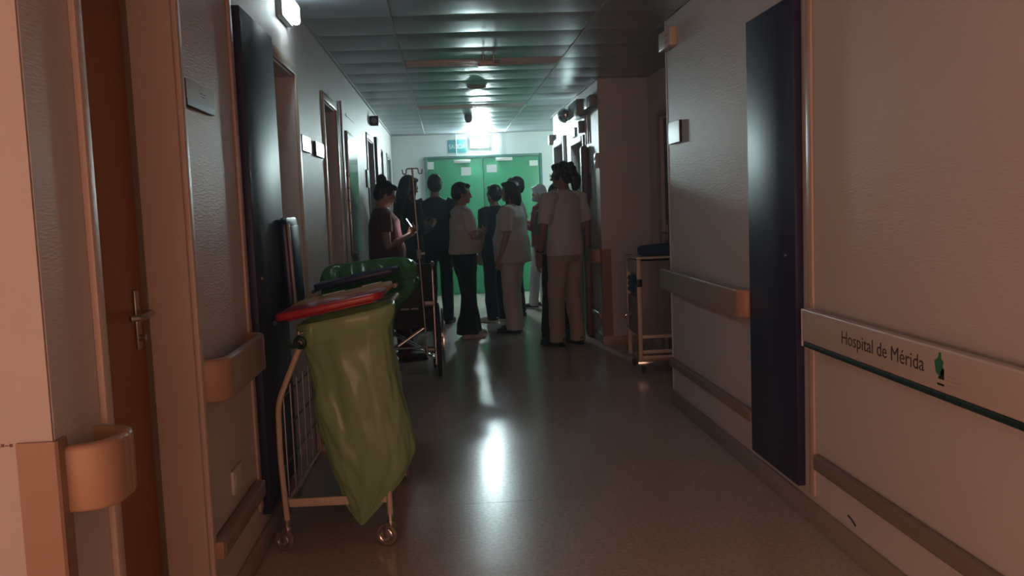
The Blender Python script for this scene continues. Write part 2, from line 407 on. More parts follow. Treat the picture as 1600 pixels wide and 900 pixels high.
# doors of the left wall: recessed leaves, frames
def door_frame(d, x, out, a, b, zt, m, wdt=0.055, proud=0.018):
    """architrave round an opening in a wall along y; out = direction away from the corridor"""
    xa, xb = sorted((x, x-out*proud))
    child('jamb', B(xa, xb, a-wdt, a, 0, zt+wdt, 0.003), m, d); child('jamb', B(xa, xb, b, b+wdt, 0, zt+wdt, 0.003), m, d)
    child('lintel', B(xa, xb, a+0.0005, b-0.0005, zt, zt+wdt, 0.003), m, d)
def lever_handle(d, x, y, z, dirx, diry, m):
    """rose plate, neck, lever along y on a face at x"""
    bm = B(min(x, x+dirx*0.008), max(x, x+dirx*0.008), y-0.02, y+0.02, z-0.11, z+0.07, 0.003)
    h = child('handle_plate', bm, m, d)
    child('lever', T([(x+dirx*0.005, y, z), (x+dirx*0.05, y, z), (x+dirx*0.055, y+diry*0.11, z-0.004), (x+dirx*0.028, y+diry*0.135, z-0.004)], 0.0095, seg=8, bend=0.022), m, d)
    bm = bmesh.new(); cyl(bm, (x+dirx*0.012, y, z-0.075), (1, 0, 0), 0.011, 0.024); child('lock_cylinder', bm, m, d)
d = struct('door_1', B(-0.985, -0.945, 2.165, 2.875, 0.004, 2.10, 0.003), ORANGE_DOOR)
door_frame(d, XL, -1, 2.14, 2.89, 2.12, JAMB, 0.042, 0.016)
child('jamb_lining', B(-1.10, XL, 2.875, 2.8895, 0, 2.12), JAMB, d)
child('door_stop', B(-0.945, -0.93, 2.862, 2.874, 0, 2.10), mat('grey_stop', (0.22, 0.17, 0.14), 0.5), d)
lever_handle(d, -0.945, 2.80, 1.10, 1, -1, STEEL)
for i, (a, b, zt) in enumerate(LDOORS[1:]):
    d = struct('door_%d' % (i+2), B(-1.09, -1.05, a+0.012, b-0.012, 0.004, zt-0.012, 0.003), GREY_DOOR if i < 2 else DARK_DOOR)
    door_frame(d, XL, -1, a, b, zt, CREAM if i < 2 else GREYPL, 0.055, 0.014)
    child('jamb_lining', B(-1.10, XL, b-0.014, b-0.0005, 0, zt), FARWALL if i < 2 else GREY_DOOR, d)
    child('lintel_lining', B(-1.10, XL, a, b-0.015, zt-0.012, zt-0.0005), PLASTER, d)
# alcove door
d = struct('door_7', B(XA+0.03, XA+0.07, 7.12, 8.135, 0.004, 2.10, 0.003), DARK_DOOR)
door_frame(d, XA, 1, 7.10, 8.15, 2.12, mat('alcove_frame', (0.36, 0.31, 0.28), 0.45), 0.045, 0.02)
lever_handle(d, XA+0.03, 8.07, 1.08, -1, -1, STEEL)
# green and grey doors in the far right wall
d = struct('door_8', B(XR+0.06, XR+0.10, 9.54, 10.38, 0.004, 2.0, 0.003), GREEN_DOOR)
door_frame(d, XR, 1, 9.52, 10.40, 2.02, GREYPL, 0.06, 0.02)
d = struct('door_9', B(XR+0.06, XR+0.10, 11.07, 11.93, 0.004, 2.08, 0.003), GREYPL)
door_frame(d, XR, 1, 11.05, 11.95, 2.10, FARWALL, 0.09, 0.03)
o = obj('door_post_cover', B(XR-0.075, XR, 9.24, 9.36, 0.0, 1.95, 0.03, 4), BROWNLEAF); tag(o, 'tall brown rounded post cover on the wall beside the green side door', 'post')
# far double door
dz = 2.135
d = struct('door_10', B(-0.25, 0.610, YF-0.045, YF-0.001, 0.006, dz, 0.003), GREEN_DOOR)
child('closer', B(0.16, 0.42, YF-0.085, YF-0.045, 2.065, 2.115, 0.006), WHITE_PL, d)
child('push_plate', B(0.52, 0.59, YF-0.048, YF-0.045, 0.95, 1.25), STEEL, d)
d2 = struct('door_11', B(0.620, 1.50, YF-0.045, YF-0.001, 0.006, dz, 0.003), GREEN_DOOR)
child('closer', B(0.82, 1.08, YF-0.085, YF-0.045, 2.08, 2.13, 0.006), WHITE_PL, d2)
child('push_plate', B(0.64, 0.71, YF-0.048, YF-0.045, 0.95, 1.25), STEEL, d2)
bm = B(-0.30, -0.255, YF-0.06, YF-0.001, 0, dz+0.045, 0.004); box(bm, 1.505, 1.55, YF-0.06, YF-0.001, 0, dz+0.045, 0.004); box(bm, -0.2545, 1.5045, YF-0.06, YF-0.001, dz+0.004, dz+0.045, 0.004)
struct('trim_2', bm, mat('dark_green_frame', (0.06, 0.16, 0.13), 0.45))

# vertical cover strips beside the navy panels
STRIP = mat('pale_cover_strip', (0.60, 0.46, 0.38), 0.35)
struct('trim_3', B(XL, XL+0.012, 3.625, 3.675, 0.19, 2.40, 0.004), STRIP)
struct('trim_4', B(XN-0.012, XN, 3.575, 3.63, 0.13, ZC-0.001, 0.004), STRIP)
struct('trim_5', B(XL, XL+0.010, 4.40, 4.435, 0.0, 2.19, 0.003), STRIP)
struct('trim_6', B(XN-0.003, XN+0.02, YA0-0.02, YA0+0.003, 0.10, ZC-0.001), PLASTER)

# ------------------------------------------------------------------ things on the walls
def navy_panel(x, s, y0, y1, z0, z1, label, lockside):
    t = thing('cabinet_panel', label, 'panel', (x, (y0+y1)/2, z0))
    xa, xb = sorted((x+s*0.001, x+s*0.036))
    obj('panel', B(xa, xb, y0, y1, z0, z1, 0.004), NAVY, t, True)
    bm = bmesh.new(); cyl(bm, (x+s*0.037, lockside, 1.12), (1, 0, 0), 0.010, 0.012, 14); obj('lock', bm, STEEL, t, True)
navy_panel(XL, 1, 3.70, 4.38, 0.155, 2.20, 'tall navy cupboard panel on the left wall behind the laundry trolley', 3.80)
navy_panel(XN, -1, 3.69, 4.275, 0.14, 2.19, 'tall navy cupboard panel on the right wall between two rails', 3.80)
navy_panel(XL, 1, 10.86, 11.46, 0.15, 2.24, 'distant narrow navy panel on the left wall near the exit', 10.95)

def handrail(x, s, y0, y1, label, capends=(True, True), m=RAIL, mc=RAILCAP, z0=0.785, z1=0.925, dep=0.085, r=0.022):
    """bumper handrail standing off the wall at x towards s, with rounded end caps that turn back to the wall"""
    t = thing('handrail', label, 'handrail', (x, (y0+y1)/2, z0))
    c = 0.075
    a = y0 + (c if capends[0] else 0); b = y1 - (c if capends[1] else 0)
    xa, xb = sorted((x+s*(dep-0.028), x+s*dep))
    if b-a > 0.01: obj('rail', B(xa, xb, a, b, z0, z1, 0.012, 3), m, t, True)
    for k in (0, 1):
        if not capends[k]: continue
        e = y0 if k == 0 else y1; sg = 1 if k == 0 else -1
        # cap profile in plan: from the rail round to the wall
        bm = bmesh.new(); n = 8; prof = []
        for i in range(n+1):
            th = PI/2*i/n
            prof.append((x+s*(0.0 + dep*math.sin(th)**0.7), e + sg*(c*(1-math.cos(th)))))
        prof.append((x+s*dep, e+sg*(c+0.004)))
        inner = []
        for (px_, py_) in prof:
            inner.append((px_ - s*0.020 if px_*s > x*s+0.02 else px_, py_ + sg*0.020))
        lo = [bm.verts.new((p[0], p[1], z0)) for p in prof]; hi = [bm.verts.new((p[0], p[1], z1)) for p in prof]
        li = [bm.verts.new((p[0], p[1], z0)) for p in inner]; hi2 = [bm.verts.new((p[0], p[1], z1)) for p in inner]
        for i in range(len(prof)-1):
            bm.faces.new((lo[i], lo[i+1], hi[i+1], hi[i])); bm.faces.new((li[i+1], li[i], hi2[i], hi2[i+1]))
            bm.faces.new((hi[i], hi[i+1], hi2[i+1], hi2[i])); bm.faces.new((lo[i+1], lo[i], li[i], li[i+1]))
        bm.faces.new((lo[0], hi[0], hi2[0], li[0])); bm.faces.new((lo[-1], li[-1], hi2[-1], hi[-1]))
        es = [e_ for e_ in bm.edges if abs(e_.verts[0].co.z-e_.verts[1].co.z) < 1e-6 and any(v in lo or v in hi for v in e_.verts) and all(v in lo+hi for v in e_.verts)]
        bmesh.ops.bevel(bm, geom=es, offset=0.010, segments=2, affect='EDGES', profile=0.5)
        obj('end_cap', bm, mc, t, True, smooth=50)
    yy = a+0.15
    while yy < b:
        obj('bracket', B(min(x, xa if s > 0 else xb), max(x, xa if s > 0 else xb), yy-0.02, yy+0.02, z0+0.04, z1-0.04), m, t, True); yy += 0.9
    return t
handrail(XL, 1, 1.875, 2.075, 'short tan handrail end piece on the nearest wall corner', m=RAILCAP, dep=0.10)
handrail(XL, 1, 2.925, 3.60, 'taupe handrail on the left wall in front of the navy panel')
handrail(XN, -1, 4.30, YA0-0.02, 'taupe handrail on the right wall beyond the navy panel', capends=(True, False), dep=0.08)
handrail(XR, -1, 8.70, 9.20, 'far taupe handrail with tan end on the right wall behind the man', m=RAIL)
handrail(XR, -1, 10.50, 10.98, 'farthest handrail on the right wall past the green side door')
handrail(XL, 1, 5.30, 6.24, 'taupe handrail on the left wall between two doorways')
handrail(XL, 1, 7.20, 7.95, 'taupe handrail on the left wall before the woman in maroon')

# the printed rail on the right
t = thing('handrail', 'white printed handrail with hospital lettering on the right wall', 'handrail', (XN, 1.5, 0.76))
XF = XN-0.062
obj('rail', B(XF, XF+0.034, -2.0, 3.566, 0.785, 0.918, 0.008, 3), WHITE_RAIL, t, True)
obj('stripe', B(XF+0.003, XF+0.032, -2.0, 3.560, 0.763, 0.7845, 0.003), DARKGREEN, t, True)
obj('end_cap', B(XF+0.001, XN, 3.5665, 3.576, 0.763, 0.917, 0.003), WHITE_PL, t, True)
for yy in (-1.0, 0.2, 1.4, 2.4, 3.4): obj('bracket', B(XF+0.034, XN, yy-0.02, yy+0.02, 0.82, 0.88), GREYPL, t, True)
# text runs towards the camera (-y), faces -x
mt = Matrix(((0, 0, -1, XF-0.0006-t.location.x), (-1, 0, 0, 3.195-t.location.y), (0, 1, 0, 0.832-t.location.z), (0, 0, 0, 1)))
tx = text_mesh('Hospital de Mérida', 0.068, GREYTXT, t, mt, 0.0004, 1.0)
_w = max(v.co.y for v in tx.data.vertices) - min(v.co.y for v in tx.data.vertices)
for v in tx.data.vertices: v.co.y = (3.195-t.location.y) + (v.co.y-(3.195-t.location.y))*(0.575/_w)
split_words(tx, 1, 0.008)
def emblem(pts, m, name):
    bm = bmesh.new(); vs = [bm.verts.new((XF-0.0010-t.location.x, y-t.location.y, z-t.location.z)) for (y, z) in pts]; f = bm.faces.new(vs)
    r = bmesh.ops.extrude_face_region(bm, geom=[f])
    for v in r['geom']:
        if isinstance(v, bmesh.types.BMVert): v.co.x += 0.0012
    obj(name, bm, m, t)
LOGOG = mat('emblem_green', (0.04, 0.20, 0.11), 0.45)
emblem([(2.556, 0.876), (2.536, 0.888), (2.531, 0.904), (2.520, 0.904), (2.519, 0.886), (2.508, 0.880), (2.510, 0.862), (2.502, 0.854), (2.504, 0.840), (2.522, 0.838), (2.524, 0.832), (2.548, 0.842), (2.552, 0.858)], LOGOG, 'emblem')
emblem([(2.524, 0.843), (2.514, 0.858), (2.504, 0.858), (2.504, 0.826), (2.534, 0.826), (2.534, 0.833), (2.522, 0.835)], BLACK, 'emblem')
emblem([(2.540, 0.813), (2.504, 0.813), (2.504, 0.807), (2.540, 0.807)], BLACK, 'emblem')
for k, (a, b) in enumerate(((2.49, 2.44), (2.49, 2.42), (2.49, 2.43))):
    emblem([(a, 0.842-k*0.013), (b, 0.842-k*0.013), (b, 0.8395-k*0.013), (a, 0.8395-k*0.013)], mat('emblem_faint', (0.50, 0.41, 0.36), 0.5), 'emblem_line')

def bumper(x, s, y0, y1, label, z0=0.268, z1=0.328, dep=0.035):
    t = thing('bumper_rail', label, 'bumper rail', (x, (y0+y1)/2, z0)); xa, xb = sorted((x, x+s*dep))
    obj('rail', B(xa, xb, y0+0.012, y1-0.012, z0, z1, 0.013, 3), mat('bumper_taupe', (0.26, 0.21, 0.17), 0.4), t, True)
    xa, xb = sorted((x, x+s*(dep-0.004)))
    for a, b in ((y0, y0+0.0118), (y1-0.0118, y1)): obj('end_cap', B(xa, xb, a, b, z0+0.003, z1-0.003, 0.004), RAILCAP, t, True)
bumper(XL, 1, 2.915, 3.60, 'low taupe bumper rail on the left wall under the socket', 0.27, 0.335, 0.045)
bumper(XN, -1, -2.0, 3.545, 'low taupe bumper rail under the printed white rail', 0.255, 0.32)
bumper(XN, -1, 4.30, YA0-0.02, 'low taupe bumper rail on the right wall beyond the navy panel', 0.268, 0.325)
bumper(XR, -1, 8.70, 9.22, 'far low bumper rail on the right wall beside the alcove corner', 0.25, 0.30)
bumper(XL, 1, 5.30, 6.24, 'low bumper rail on the left wall between two doorways')

# corner guards
def corner_guard(cx, cy, sx, z0, z1, label, lx, ly):
    """cx,cy = arris; sx = direction of the camera-facing leg"""
    bm = bmesh.new()
    prof = [(cx+sx*lx, cy), (cx+sx*lx, cy-0.010), (cx-sx*0.005, cy-0.010), (cx-sx*0.010, cy-0.005), (cx-sx*0.010, cy+ly), (cx, cy+ly), (cx, cy)]
    lo = [bm.verts.new((p[0], p[1], z0)) for p in prof]; hi = [bm.verts.new((p[0], p[1], z1)) for p in prof]
    n = len(prof)
    for i in range(n): bm.faces.new((lo[i], lo[(i+1) % n], hi[(i+1) % n], hi[i]))
    bm.faces.new(lo[::-1]); bm.faces.new(hi)
    o = obj('corner_guard', bm, GUARD); tag(o, label, 'corner guard')
corner_guard(XL, 1.852, -1, 0.0, 0.945, 'brown corner guard on the nearest wall corner at left', 0.070, 0.040)
corner_guard(XR, YA1, 1, 0.086, 0.925, 'brown corner guard on the wall corner beside the alcove', 0.085, 0.05)
# scuff line on the near wall
bm = bmesh.new()
for k in range(14):
    y = -0.995+k*0.008; box(bm, y, y+0.006, 1.8512, 1.852, 0.937+random.uniform(-.004, .003), 0.941+random.uniform(0, .004))
o = obj('scuff_mark', bm, mat('scuff_brown', (0.16, 0.09, 0.07), 0.8)); tag(o, 'short dirty scuff line on the pale wall end beside the corner guard', 'scuff')
o = obj('scuff_mark', T([(XN-0.0005, 3.28, 0.150), (XN-0.0005, 3.25, 0.146), (XN-0.0005, 3.215, 0.132)], 0.0045, seg=6), BLACK); tag(o, 'small dark gouge low on the right wall above the skirting', 'scuff')

# room signs, sockets, boxes
def room_sign(x, s, y0, y1, z0, z1, label, face, strip=True):
    t = thing('room_sign', label, 'sign', (x, (y0+y1)/2, z0)); xa, xb = sorted((x, x+s*0.016))
    obj('backing', B(xa, xb, y0, y1, z0, z1, 0.002), BLACK, t, True)
    xa, xb = sorted((x+s*0.016, x+s*0.018))
    zs = z0+(z1-z0)*0.28 if strip else z0+0.002
    obj('face', B(xa, xb, y0+0.003, y1-0.003, zs, z1-0.002), face, t, True)
    if strip: obj('strip', B(xa, xb, y0+0.003, y1-0.003, z0+0.002, zs-0.0005), SIGN_T, t, True)
    return t
t = room_sign(XL, 1, 2.94, 3.285, 1.73, 1.815, 'grey room sign with teal strip on the nearest left wall', SIGN_G)
for k in range(2): obj('printed_line', B(XL+0.018, XL+0.0184, 3.09+k*.02, 3.17-k*.02, 1.783-k*.010, 1.786-k*.010), GREYTXT, t, True)
room_sign(XL, 1, 5.26, 5.58, 1.735, 1.825, 'pale room sign on the left wall just past the first grey doorway', SIGN_W, False)
room_sign(XL, 1, 5.80, 6.16, 1.735, 1.825, 'pale room sign on the left wall just before the second grey doorway', SIGN_W)
room_sign(XN, -1, 5.60, 5.875, 1.73, 1.865, 'pale square sign at the end of the right wall by the alcove', SIGN_W, False)
room_sign(XL, 1, 9.50, 9.70, 1.62, 1.80, 'small dark sign on the left wall above the woman with the bun', SIGN_T, False)
t = thing('wall_socket', 'pale wall socket above the low bumper rail on the left', 'socket', (XL, 3.28, 0.375))
obj('cover', B(XL, XL+0.012, 3.22, 3.30, 0.39, 0.475, 0.004), WHITE_PL, t, True); obj('cover', B(XL, XL+0.010, 3.302, 3.372, 0.39, 0.475, 0.004), WHITE_PL, t, True)
bm = bmesh.new(); cyl(bm, (XL+0.012, 3.26, 0.432), (1, 0, 0), 0.022, 0.006); obj('socket_face', bm, WHITE_PL, t, True)
t = thing('junction_box', 'white plastic box high on the end of the right wall', 'box', (XN, 5.80, 2.33))
obj('body', B(XN-0.05, XN, 5.66, 5.955, 2.33, 2.445, 0.008), CREAM, t, True)
for k in range(2): obj('slot', B(XN-0.052, XN-0.049, 5.70, 5.76, 2.36+k*.04, 2.368+k*.04), GREYPL, t, True)

# emergency lights
def emergency_wall(name, label, x, s, y0, y1, z0, z1, em, dep=0.06):
    t = thing(name, label, 'emergency light', (x, (y0+y1)/2, z0)); xa, xb = sorted((x, x+s*dep*0.45))
    obj('housing', B(xa, xb, y0, y1, z0, z1, 0.006), GREYPL, t, True)
    xa, xb = sorted((x+s*dep*0.45, x+s*dep))
    obj('diffuser', B(xa, xb, y0+0.008, y1-0.008, z0+0.008, z1-0.008, 0.016, 3), em, t, True)
emergency_wall('emergency_light', 'glowing emergency light high on the left wall above the first grey doorway', XL, 1, 4.74, 5.06, 2.375, 2.495, emit('lamp_left_glow', *LAMP_LEFT), 0.075)
emergency_wall('emergency_light', 'glowing emergency light over the green side door on the right wall', XR, -1, 10.00, 10.28, 2.10, 2.20, emit('lamp_right_glow', *LAMP_RIGHT), 0.07)
t = thing('emergency_light', 'bright rectangular emergency light beside the exit sign above the green double door', 'emergency light', (0.575, YF, 2.30))
obj('housing', B(0.428, 0.722, YF-0.06, YF-0.001, 2.293, 2.449, 0.004), WHITE_PL, t, True)
obj('diffuser', B(0.434, 0.716, YF-0.068, YF-0.06, 2.299, 2.443, 0.003), emit('lamp_far_glow', *LAMP_FAR), t, True)
t = thing('emergency_light', 'emergency light in the side lobby beyond the right wall', 'emergency light', (3.0, YR1, 2.2))
obj('housing', B(2.85, 3.15, YR1+0.001, YR1+0.03, 2.19, 2.35, 0.006), WHITE_PL, t, True)
obj('diffuser', B(2.86, 3.14, YR1+0.03, YR1+0.07, 2.20, 2.34, 0.012, 3), emit('lamp_lobby_glow', *LAMP_LOBBY), t, True)
# glowing panes added out of view behind the camera, warm fill for near walls
def window(name, em, fixed, a0, a1, z0, z1, along_x):
    f = 0.06
    def bb(p, q, u, v, t0, t1): return B(p, q, fixed+t0, fixed+t1, u, v) if along_x else B(fixed+t0, fixed+t1, p, q, u, v)
    wd = struct(name, bb(a0, a1, z0, z1, 0.0, 0.02), em)
    for q in ((a0-f, a0, z0-f, z1+f), (a1, a1+f, z0-f, z1+f), (a0, a1, z0-f, z0), (a0, a1, z1, z1+f)): child('window_frame', bb(*q, 0.0, 0.07), WHITE_PL, wd)
    for k in (1, 2): m_ = a0+(a1-a0)*k/3; child('mullion', bb(m_-0.03, m_+0.03, z0, z1, 0.0205, 0.05), WHITE_PL, wd)
window('window_1', emit('back_fill_glow', *FILL_BACK), -3.53, -3.2, 1.3, 0.2, 2.2, True)
window('window_2', emit('side_fill_glow', *FILL_SIDE), -3.40, -3.3, 0.1, 0.2, 1.9, False)

# exit sign
t = thing('exit_sign', 'teal exit sign with white lettering above the green double door', 'sign', (0.221, YF, 2.233))
obj('plate', B(0.075, 0.367, YF-0.012, YF-0.001, 2.233, 2.432, 0.002), TEAL, t, True)
mt = Matrix(((1, 0, 0, 0.090-0.221), (0, 0, -1, -0.0132), (0, 1, 0, 0.062), (0, 0, 0, 1)))
text_mesh('SALIDA', 0.098, LETTER, t, mt, 0.0006, 0.80)
for x, lb in ((0.206, 'thin white conduit running down across the exit sign'), (0.874, 'thin white conduit right of the emergency light above the double door')):
    o = obj('conduit', T([(x, YF-0.022, ZC-0.015), (x, YF-0.022, 2.185)], 0.008), WHITE_PL); tag(o, lb, 'conduit')
for (a, b, z0, z1, lb) in ((-0.26, -0.155, 1.985, 2.10, 'torn paper notice in the top left corner of the green double door'), (0.27, 0.425, 1.87, 2.0, 'white notice on the left leaf of the green double door'),
                           (0.67, 0.83, 1.905, 2.025, 'white notice at the inner edge of the right green leaf'), (1.35, 1.48, 1.985, 2.07, 'white notice in the top right corner of the green double door')):
    o = obj('paper_notice', B(a, b, YF-0.047, YF-0.0455, z0, z1), PAPER); tag(o, lb, 'notice')

# devices on the far right wall
t = thing('twin_spot_lamp', 'unlit emergency unit with silver globe lamp high on the right wall', 'emergency light', (XR, 9.55, 2.22))
obj('housing', B(XR-0.11, XR, 9.22, 9.86, 2.26, 2.42, 0.008), GREYPL, t, True)
bm = bmesh.new(); ell(bm, (XR-0.13, 9.95, 2.33), (0.085, 0.10, 0.085)); obj('globe', bm, CHROME, t, True)
obj('arm', T([(XR-0.06, 9.86, 2.33), (XR-0.11, 9.90, 2.33)], 0.02), GREYPL, t, True)
t = thing('electrical_box', 'grey electrical box high on the right wall at the alcove corner', 'box', (XR, 8.9, 2.27))
obj('body', B(XR-0.07, XR, 8.635, 9.10, 2.285, 2.39, 0.006), GREYPL, t, True); obj('cover_strip', B(XR-0.074, XR-0.07, 8.80, 8.84, 2.288, 2.387), SIGN_G, t, True)
t = thing('electrical_box', 'small grey box on the right wall above the brown post cover', 'box', (XR, 9.48, 2.09)); obj('body', B(XR-0.06, XR, 9.42, 9.56, 2.10, 2.22, 0.006), GREYPL, t, True); obj('cover_strip', B(XR-0.064, XR-0.06, 9.47, 9.50, 2.105, 2.215), SIGN_G, t, True)
for y, lb in ((9.30, 'thin vertical conduit below the silver globe lamp'), (9.16, 'second thin conduit nearer the alcove corner')):
    o = obj('conduit', T([(XR-0.012, y, 2.26), (XR-0.012, y, 1.97)], 0.010), WHITE_PL); tag(o, lb, 'conduit')
o = obj('paper_notice', B(XR-0.003, XR-0.001, 9.10, 9.23, 1.40, 1.67), mat('dark_poster', (0.10, 0.12, 0.13), 0.3)); tag(o, 'dark notice beside the brown post cover on the right wall', 'notice')
o = obj('paper_notice', B(XR+0.0575, XR+0.0595, 9.70, 10.15, 1.80, 1.93), PAPER); tag(o, 'white notice on top of the green side door', 'notice')
t = thing('light_switch', 'double switch box on the right wall near the alcove corner', 'switch', (XR, 8.67, 1.70))
obj('box', B(XR-0.03, XR, 8.625, 8.73, 1.70, 1.84, 0.004), WHITE_PL, t, True)
for k in range(2): obj('rocker', B(XR-0.034, XR-0.03, 8.64, 8.715, 1.712+k*.064, 1.764+k*.064, 0.002), SIGN_G, t, True)
t = thing('junction_box', 'small pale box at the far end of the right wall', 'box', (XR, YR1-.06, 2.15)); obj('body', B(XR-0.07, XR, YR1-0.14, YR1-0.01, 2.15, 2.28, 0.006), WHITE_PL, t, True); obj('lid', B(XR-0.076, XR-0.07, YR1-0.13, YR1-0.02, 2.16, 2.27, 0.002), GREYPL, t, True)

# things on the left wall
t = thing('wall_siren', 'small black alarm box under the ceiling on the left wall', 'alarm', (XL, 10.44, 2.33))
obj('body', B(XL, XL+0.10, 10.38, 10.49, 2.33, 2.435, 0.012), BLACK, t, True); bm = bmesh.new(); cyl(bm, (XL+0.05, 10.378, 2.38), (0, 1, 0), 0.032, 0.01); obj('grille', bm, GREYPL, t, True)
t = thing('poster_frame', 'tall glazed poster frame on the left wall past the second grey doorway', 'poster', (XL, 8.15, 0.95))
obj('frame', B(XL, XL+0.018, 7.70, 8.50, 1.0, 2.05, 0.003), STEEL, t, True); obj('glazed_sheet', B(XL+0.018, XL+0.020, 7.72, 8.48, 1.02, 2.03), GLOSS, t, True)
t = thing('hook_rail', 'steel hook strip on the left wall before the poster frame', 'hooks', (XL, 7.50, 1.3)); obj('strip', B(XL, XL+0.008, 7.49, 7.53, 1.32, 1.72, 0.002), STEEL, t, True)
for k in range(4): obj('hook', T([(XL+0.008, 7.51, 1.37+k*.1), (XL+0.04, 7.51, 1.365+k*.1), (XL+0.045, 7.51, 1.39+k*.1)], 0.005, seg=6), CHROME, t, True)
o = obj('label_strip', B(XL, XL+0.004, 7.85, 8.55, 2.185, 2.205), WHITE_PL); tag(o, 'thin white label strip high on the left wall above the poster', 'label strip')
o = obj('conduit', T([(XL+0.012, 7.35, 2.25), (XL+0.012, 7.35, 0.1)], 0.010), WHITE_PL); tag(o, 'thin vertical conduit beside the second grey doorway', 'conduit')

# ------------------------------------------------------------------ ceiling fittings
for fi, fy in enumerate(FIX):
    t = thing('ceiling_light', ('unlit louvred ceiling light across the corridor, the nearer one', 'unlit louvred ceiling light across the corridor, the farther one')[fi], 'ceiling light', (0.35, fy+0.15, ZC-0.004), 0, 'unlit louvred ceiling lights')
    x0, x1 = T1+0.012, T2-0.012
    bm = B(x0, x1, fy, fy+0.012, ZC-0.006, ZC+0.055); box(bm, x0, x1, fy+0.288, fy+0.30, ZC-0.006, ZC+0.055); box(bm, x0, x0+0.012, fy+0.0125, fy+0.2875, ZC-0.006, ZC+0.055); box(bm, x1-0.012, x1, fy+0.0125, fy+0.2875, ZC-0.006, ZC+0.055)
    obj('frame', bm, WHITE_PL, t, True)
    obj('reflector', B(x0+0.012, x1-0.012, fy+0.0125, fy+0.2875, ZC+0.050, ZC+0.055), LOUV, t, True)
    for k in range(2): obj('lamp_tube', T([(x0+0.05, fy+0.09+k*.12, ZC+0.034), (x1-0.05, fy+0.09+k*.12, ZC+0.034)], 0.011, seg=10), WHITE_PL, t, True)
    for yy in (0.05, 0.10, 0.15, 0.20, 0.25): obj('louvre_spine', B(x0+0.013, x1-0.013, fy+yy-0.003, fy+yy+0.003, ZC-0.010, ZC+0.03), LOUV, t, True)
    first = None
    for k in range(11):
        x = x0+0.10+k*(x1-x0-0.2)/10
        for yy in (fy+0.014, ):
            if first is None: first = obj('louvre_blade', B(x-0.0025, x+0.0025, yy, yy+0.272, ZC-0.004, ZC+0.024), LOUV, t, True); fx, fyy = x, yy
            else:
                o = first.copy(); C.objects.link(o); o.location = (x-fx, yy-fyy, 0)
t = thing('ceiling_emergency_unit', 'pale box lamp hanging on two stems under the ceiling', 'ceiling light', (0.37, 7.10, 2.43))
obj('body', B(0.30, 0.46, 7.06, 7.18, 2.452, 2.487, 0.006), CREAM, t, True)
for x in (0.34, 0.42): obj('stem', T([(x, 7.12, 2.487), (x, 7.12, ZC)], 0.008), STEEL, t, True)
obj('cap', B(0.42, 0.46, 7.02, 7.06, 2.46, 2.48, 0.004), GREYPL, t, True)
t = thing('smoke_detector', 'round white ceiling detector beyond the nearer ceiling light', 'detector', (0.35, 8.90, ZC-0.045))
bm = bmesh.new(); cyl(bm, (0.35, 8.90, ZC-0.010), (0, 0, 1), 0.095, 0.014, 28); obj('base', bm, WHITE_PL, t, True)
bm = bmesh.new(); cyl(bm, (0.35, 8.90, ZC-0.022), (0, 0, 1), 0.05, 0.010, 24, 0.08); obj('chamber', bm, GREYPL, t, True)
t = thing('smoke_detector', 'dark dome hanging from the ceiling near the exit', 'detector', (0.34, 11.64, ZC-0.09))
bm = bmesh.new(); cyl(bm, (0.34, 11.64, ZC-0.02), (0, 0, 1), 0.05, 0.04, 24); obj('base', bm, GREYPL, t, True)
bm = bmesh.new(); ell(bm, (0.34, 11.64, ZC-0.05), (0.05, 0.05, 0.05)); obj('dome', bm, GREYPL, t, True)

# ------------------------------------------------------------------ laundry trolleys
def caster(t, x, y, r=0.048, rot=0.0):
    c = obj('caster', T([(x, y, 0.135), (x, y, 0.095)], 0.012), STEEL, t)
    dx, dy = math.cos(rot), math.sin(rot)             # wheel axle direction
    ox, oy = -dy*0.02, dx*0.02
    bm = bmesh.new(); ax = Vector((dx, dy, 0)); ctr = Vector((x+ox, y+oy, r))
    cyl(bm, ctr, ax, r*0.62, 0.018, 20); obj('wheel_disc', bm, GREYPL, c)
    bm = bmesh.new(); torus(bm, ctr, ax, r-0.011, 0.011, 28, 8); obj('tyre', bm, mat('grey_tyre', (0.20, 0.17, 0.15), 0.45), c)
    bm = bmesh.new(); torus(bm, ctr+ax*0.011, ax, r*0.55, 0.004, 24, 6); torus(bm, ctr-ax*0.011, ax, r*0.55, 0.004, 24, 6); cyl(bm, ctr, ax, 0.010, 0.034, 12); obj('rim', bm, CHROME, c)
    bm = bmesh.new()
    for s in (-1, 1):
        p = ctr + ax*0.016*s; loft(bm, [(x+dx*0.012*s, y+dy*0.012*s, 0.10), p+Vector((0, 0, 0.03)), p], [(0.012, 0.002), (0.011, 0.002), (0.009, 0.002)], 8, (-dy, dx, 0))
    cyl(bm, (x, y, 0.100), (0, 0, 1), 0.016, 0.014, 14); obj('fork', bm, CHROME, c)
def lid_mesh(wx, wy, th):
    bm = B(0, wx, 0, wy, 0, th, 0.0)
    es = [e for e in bm.edges if abs(e.verts[0].co.z-e.verts[1].co.z) > 1e-6]
    bmesh.ops.bevel(bm, geom=es, offset=0.045, segments=5, affect='EDGES', profile=0.5)
    es = [e for e in bm.edges if abs(e.verts[0].co.z-e.verts[1].co.z) < 1e-6 and len(e.link_faces) == 2]
    es = [e for e in es if e.calc_face_angle(0) > 0.8]
    bmesh.ops.bevel(bm, geom=es, offset=0.008, segments=2, affect='EDGES', profile=0.5)
    return bm
def place(bm, m):
    bm.transform(m); return bm
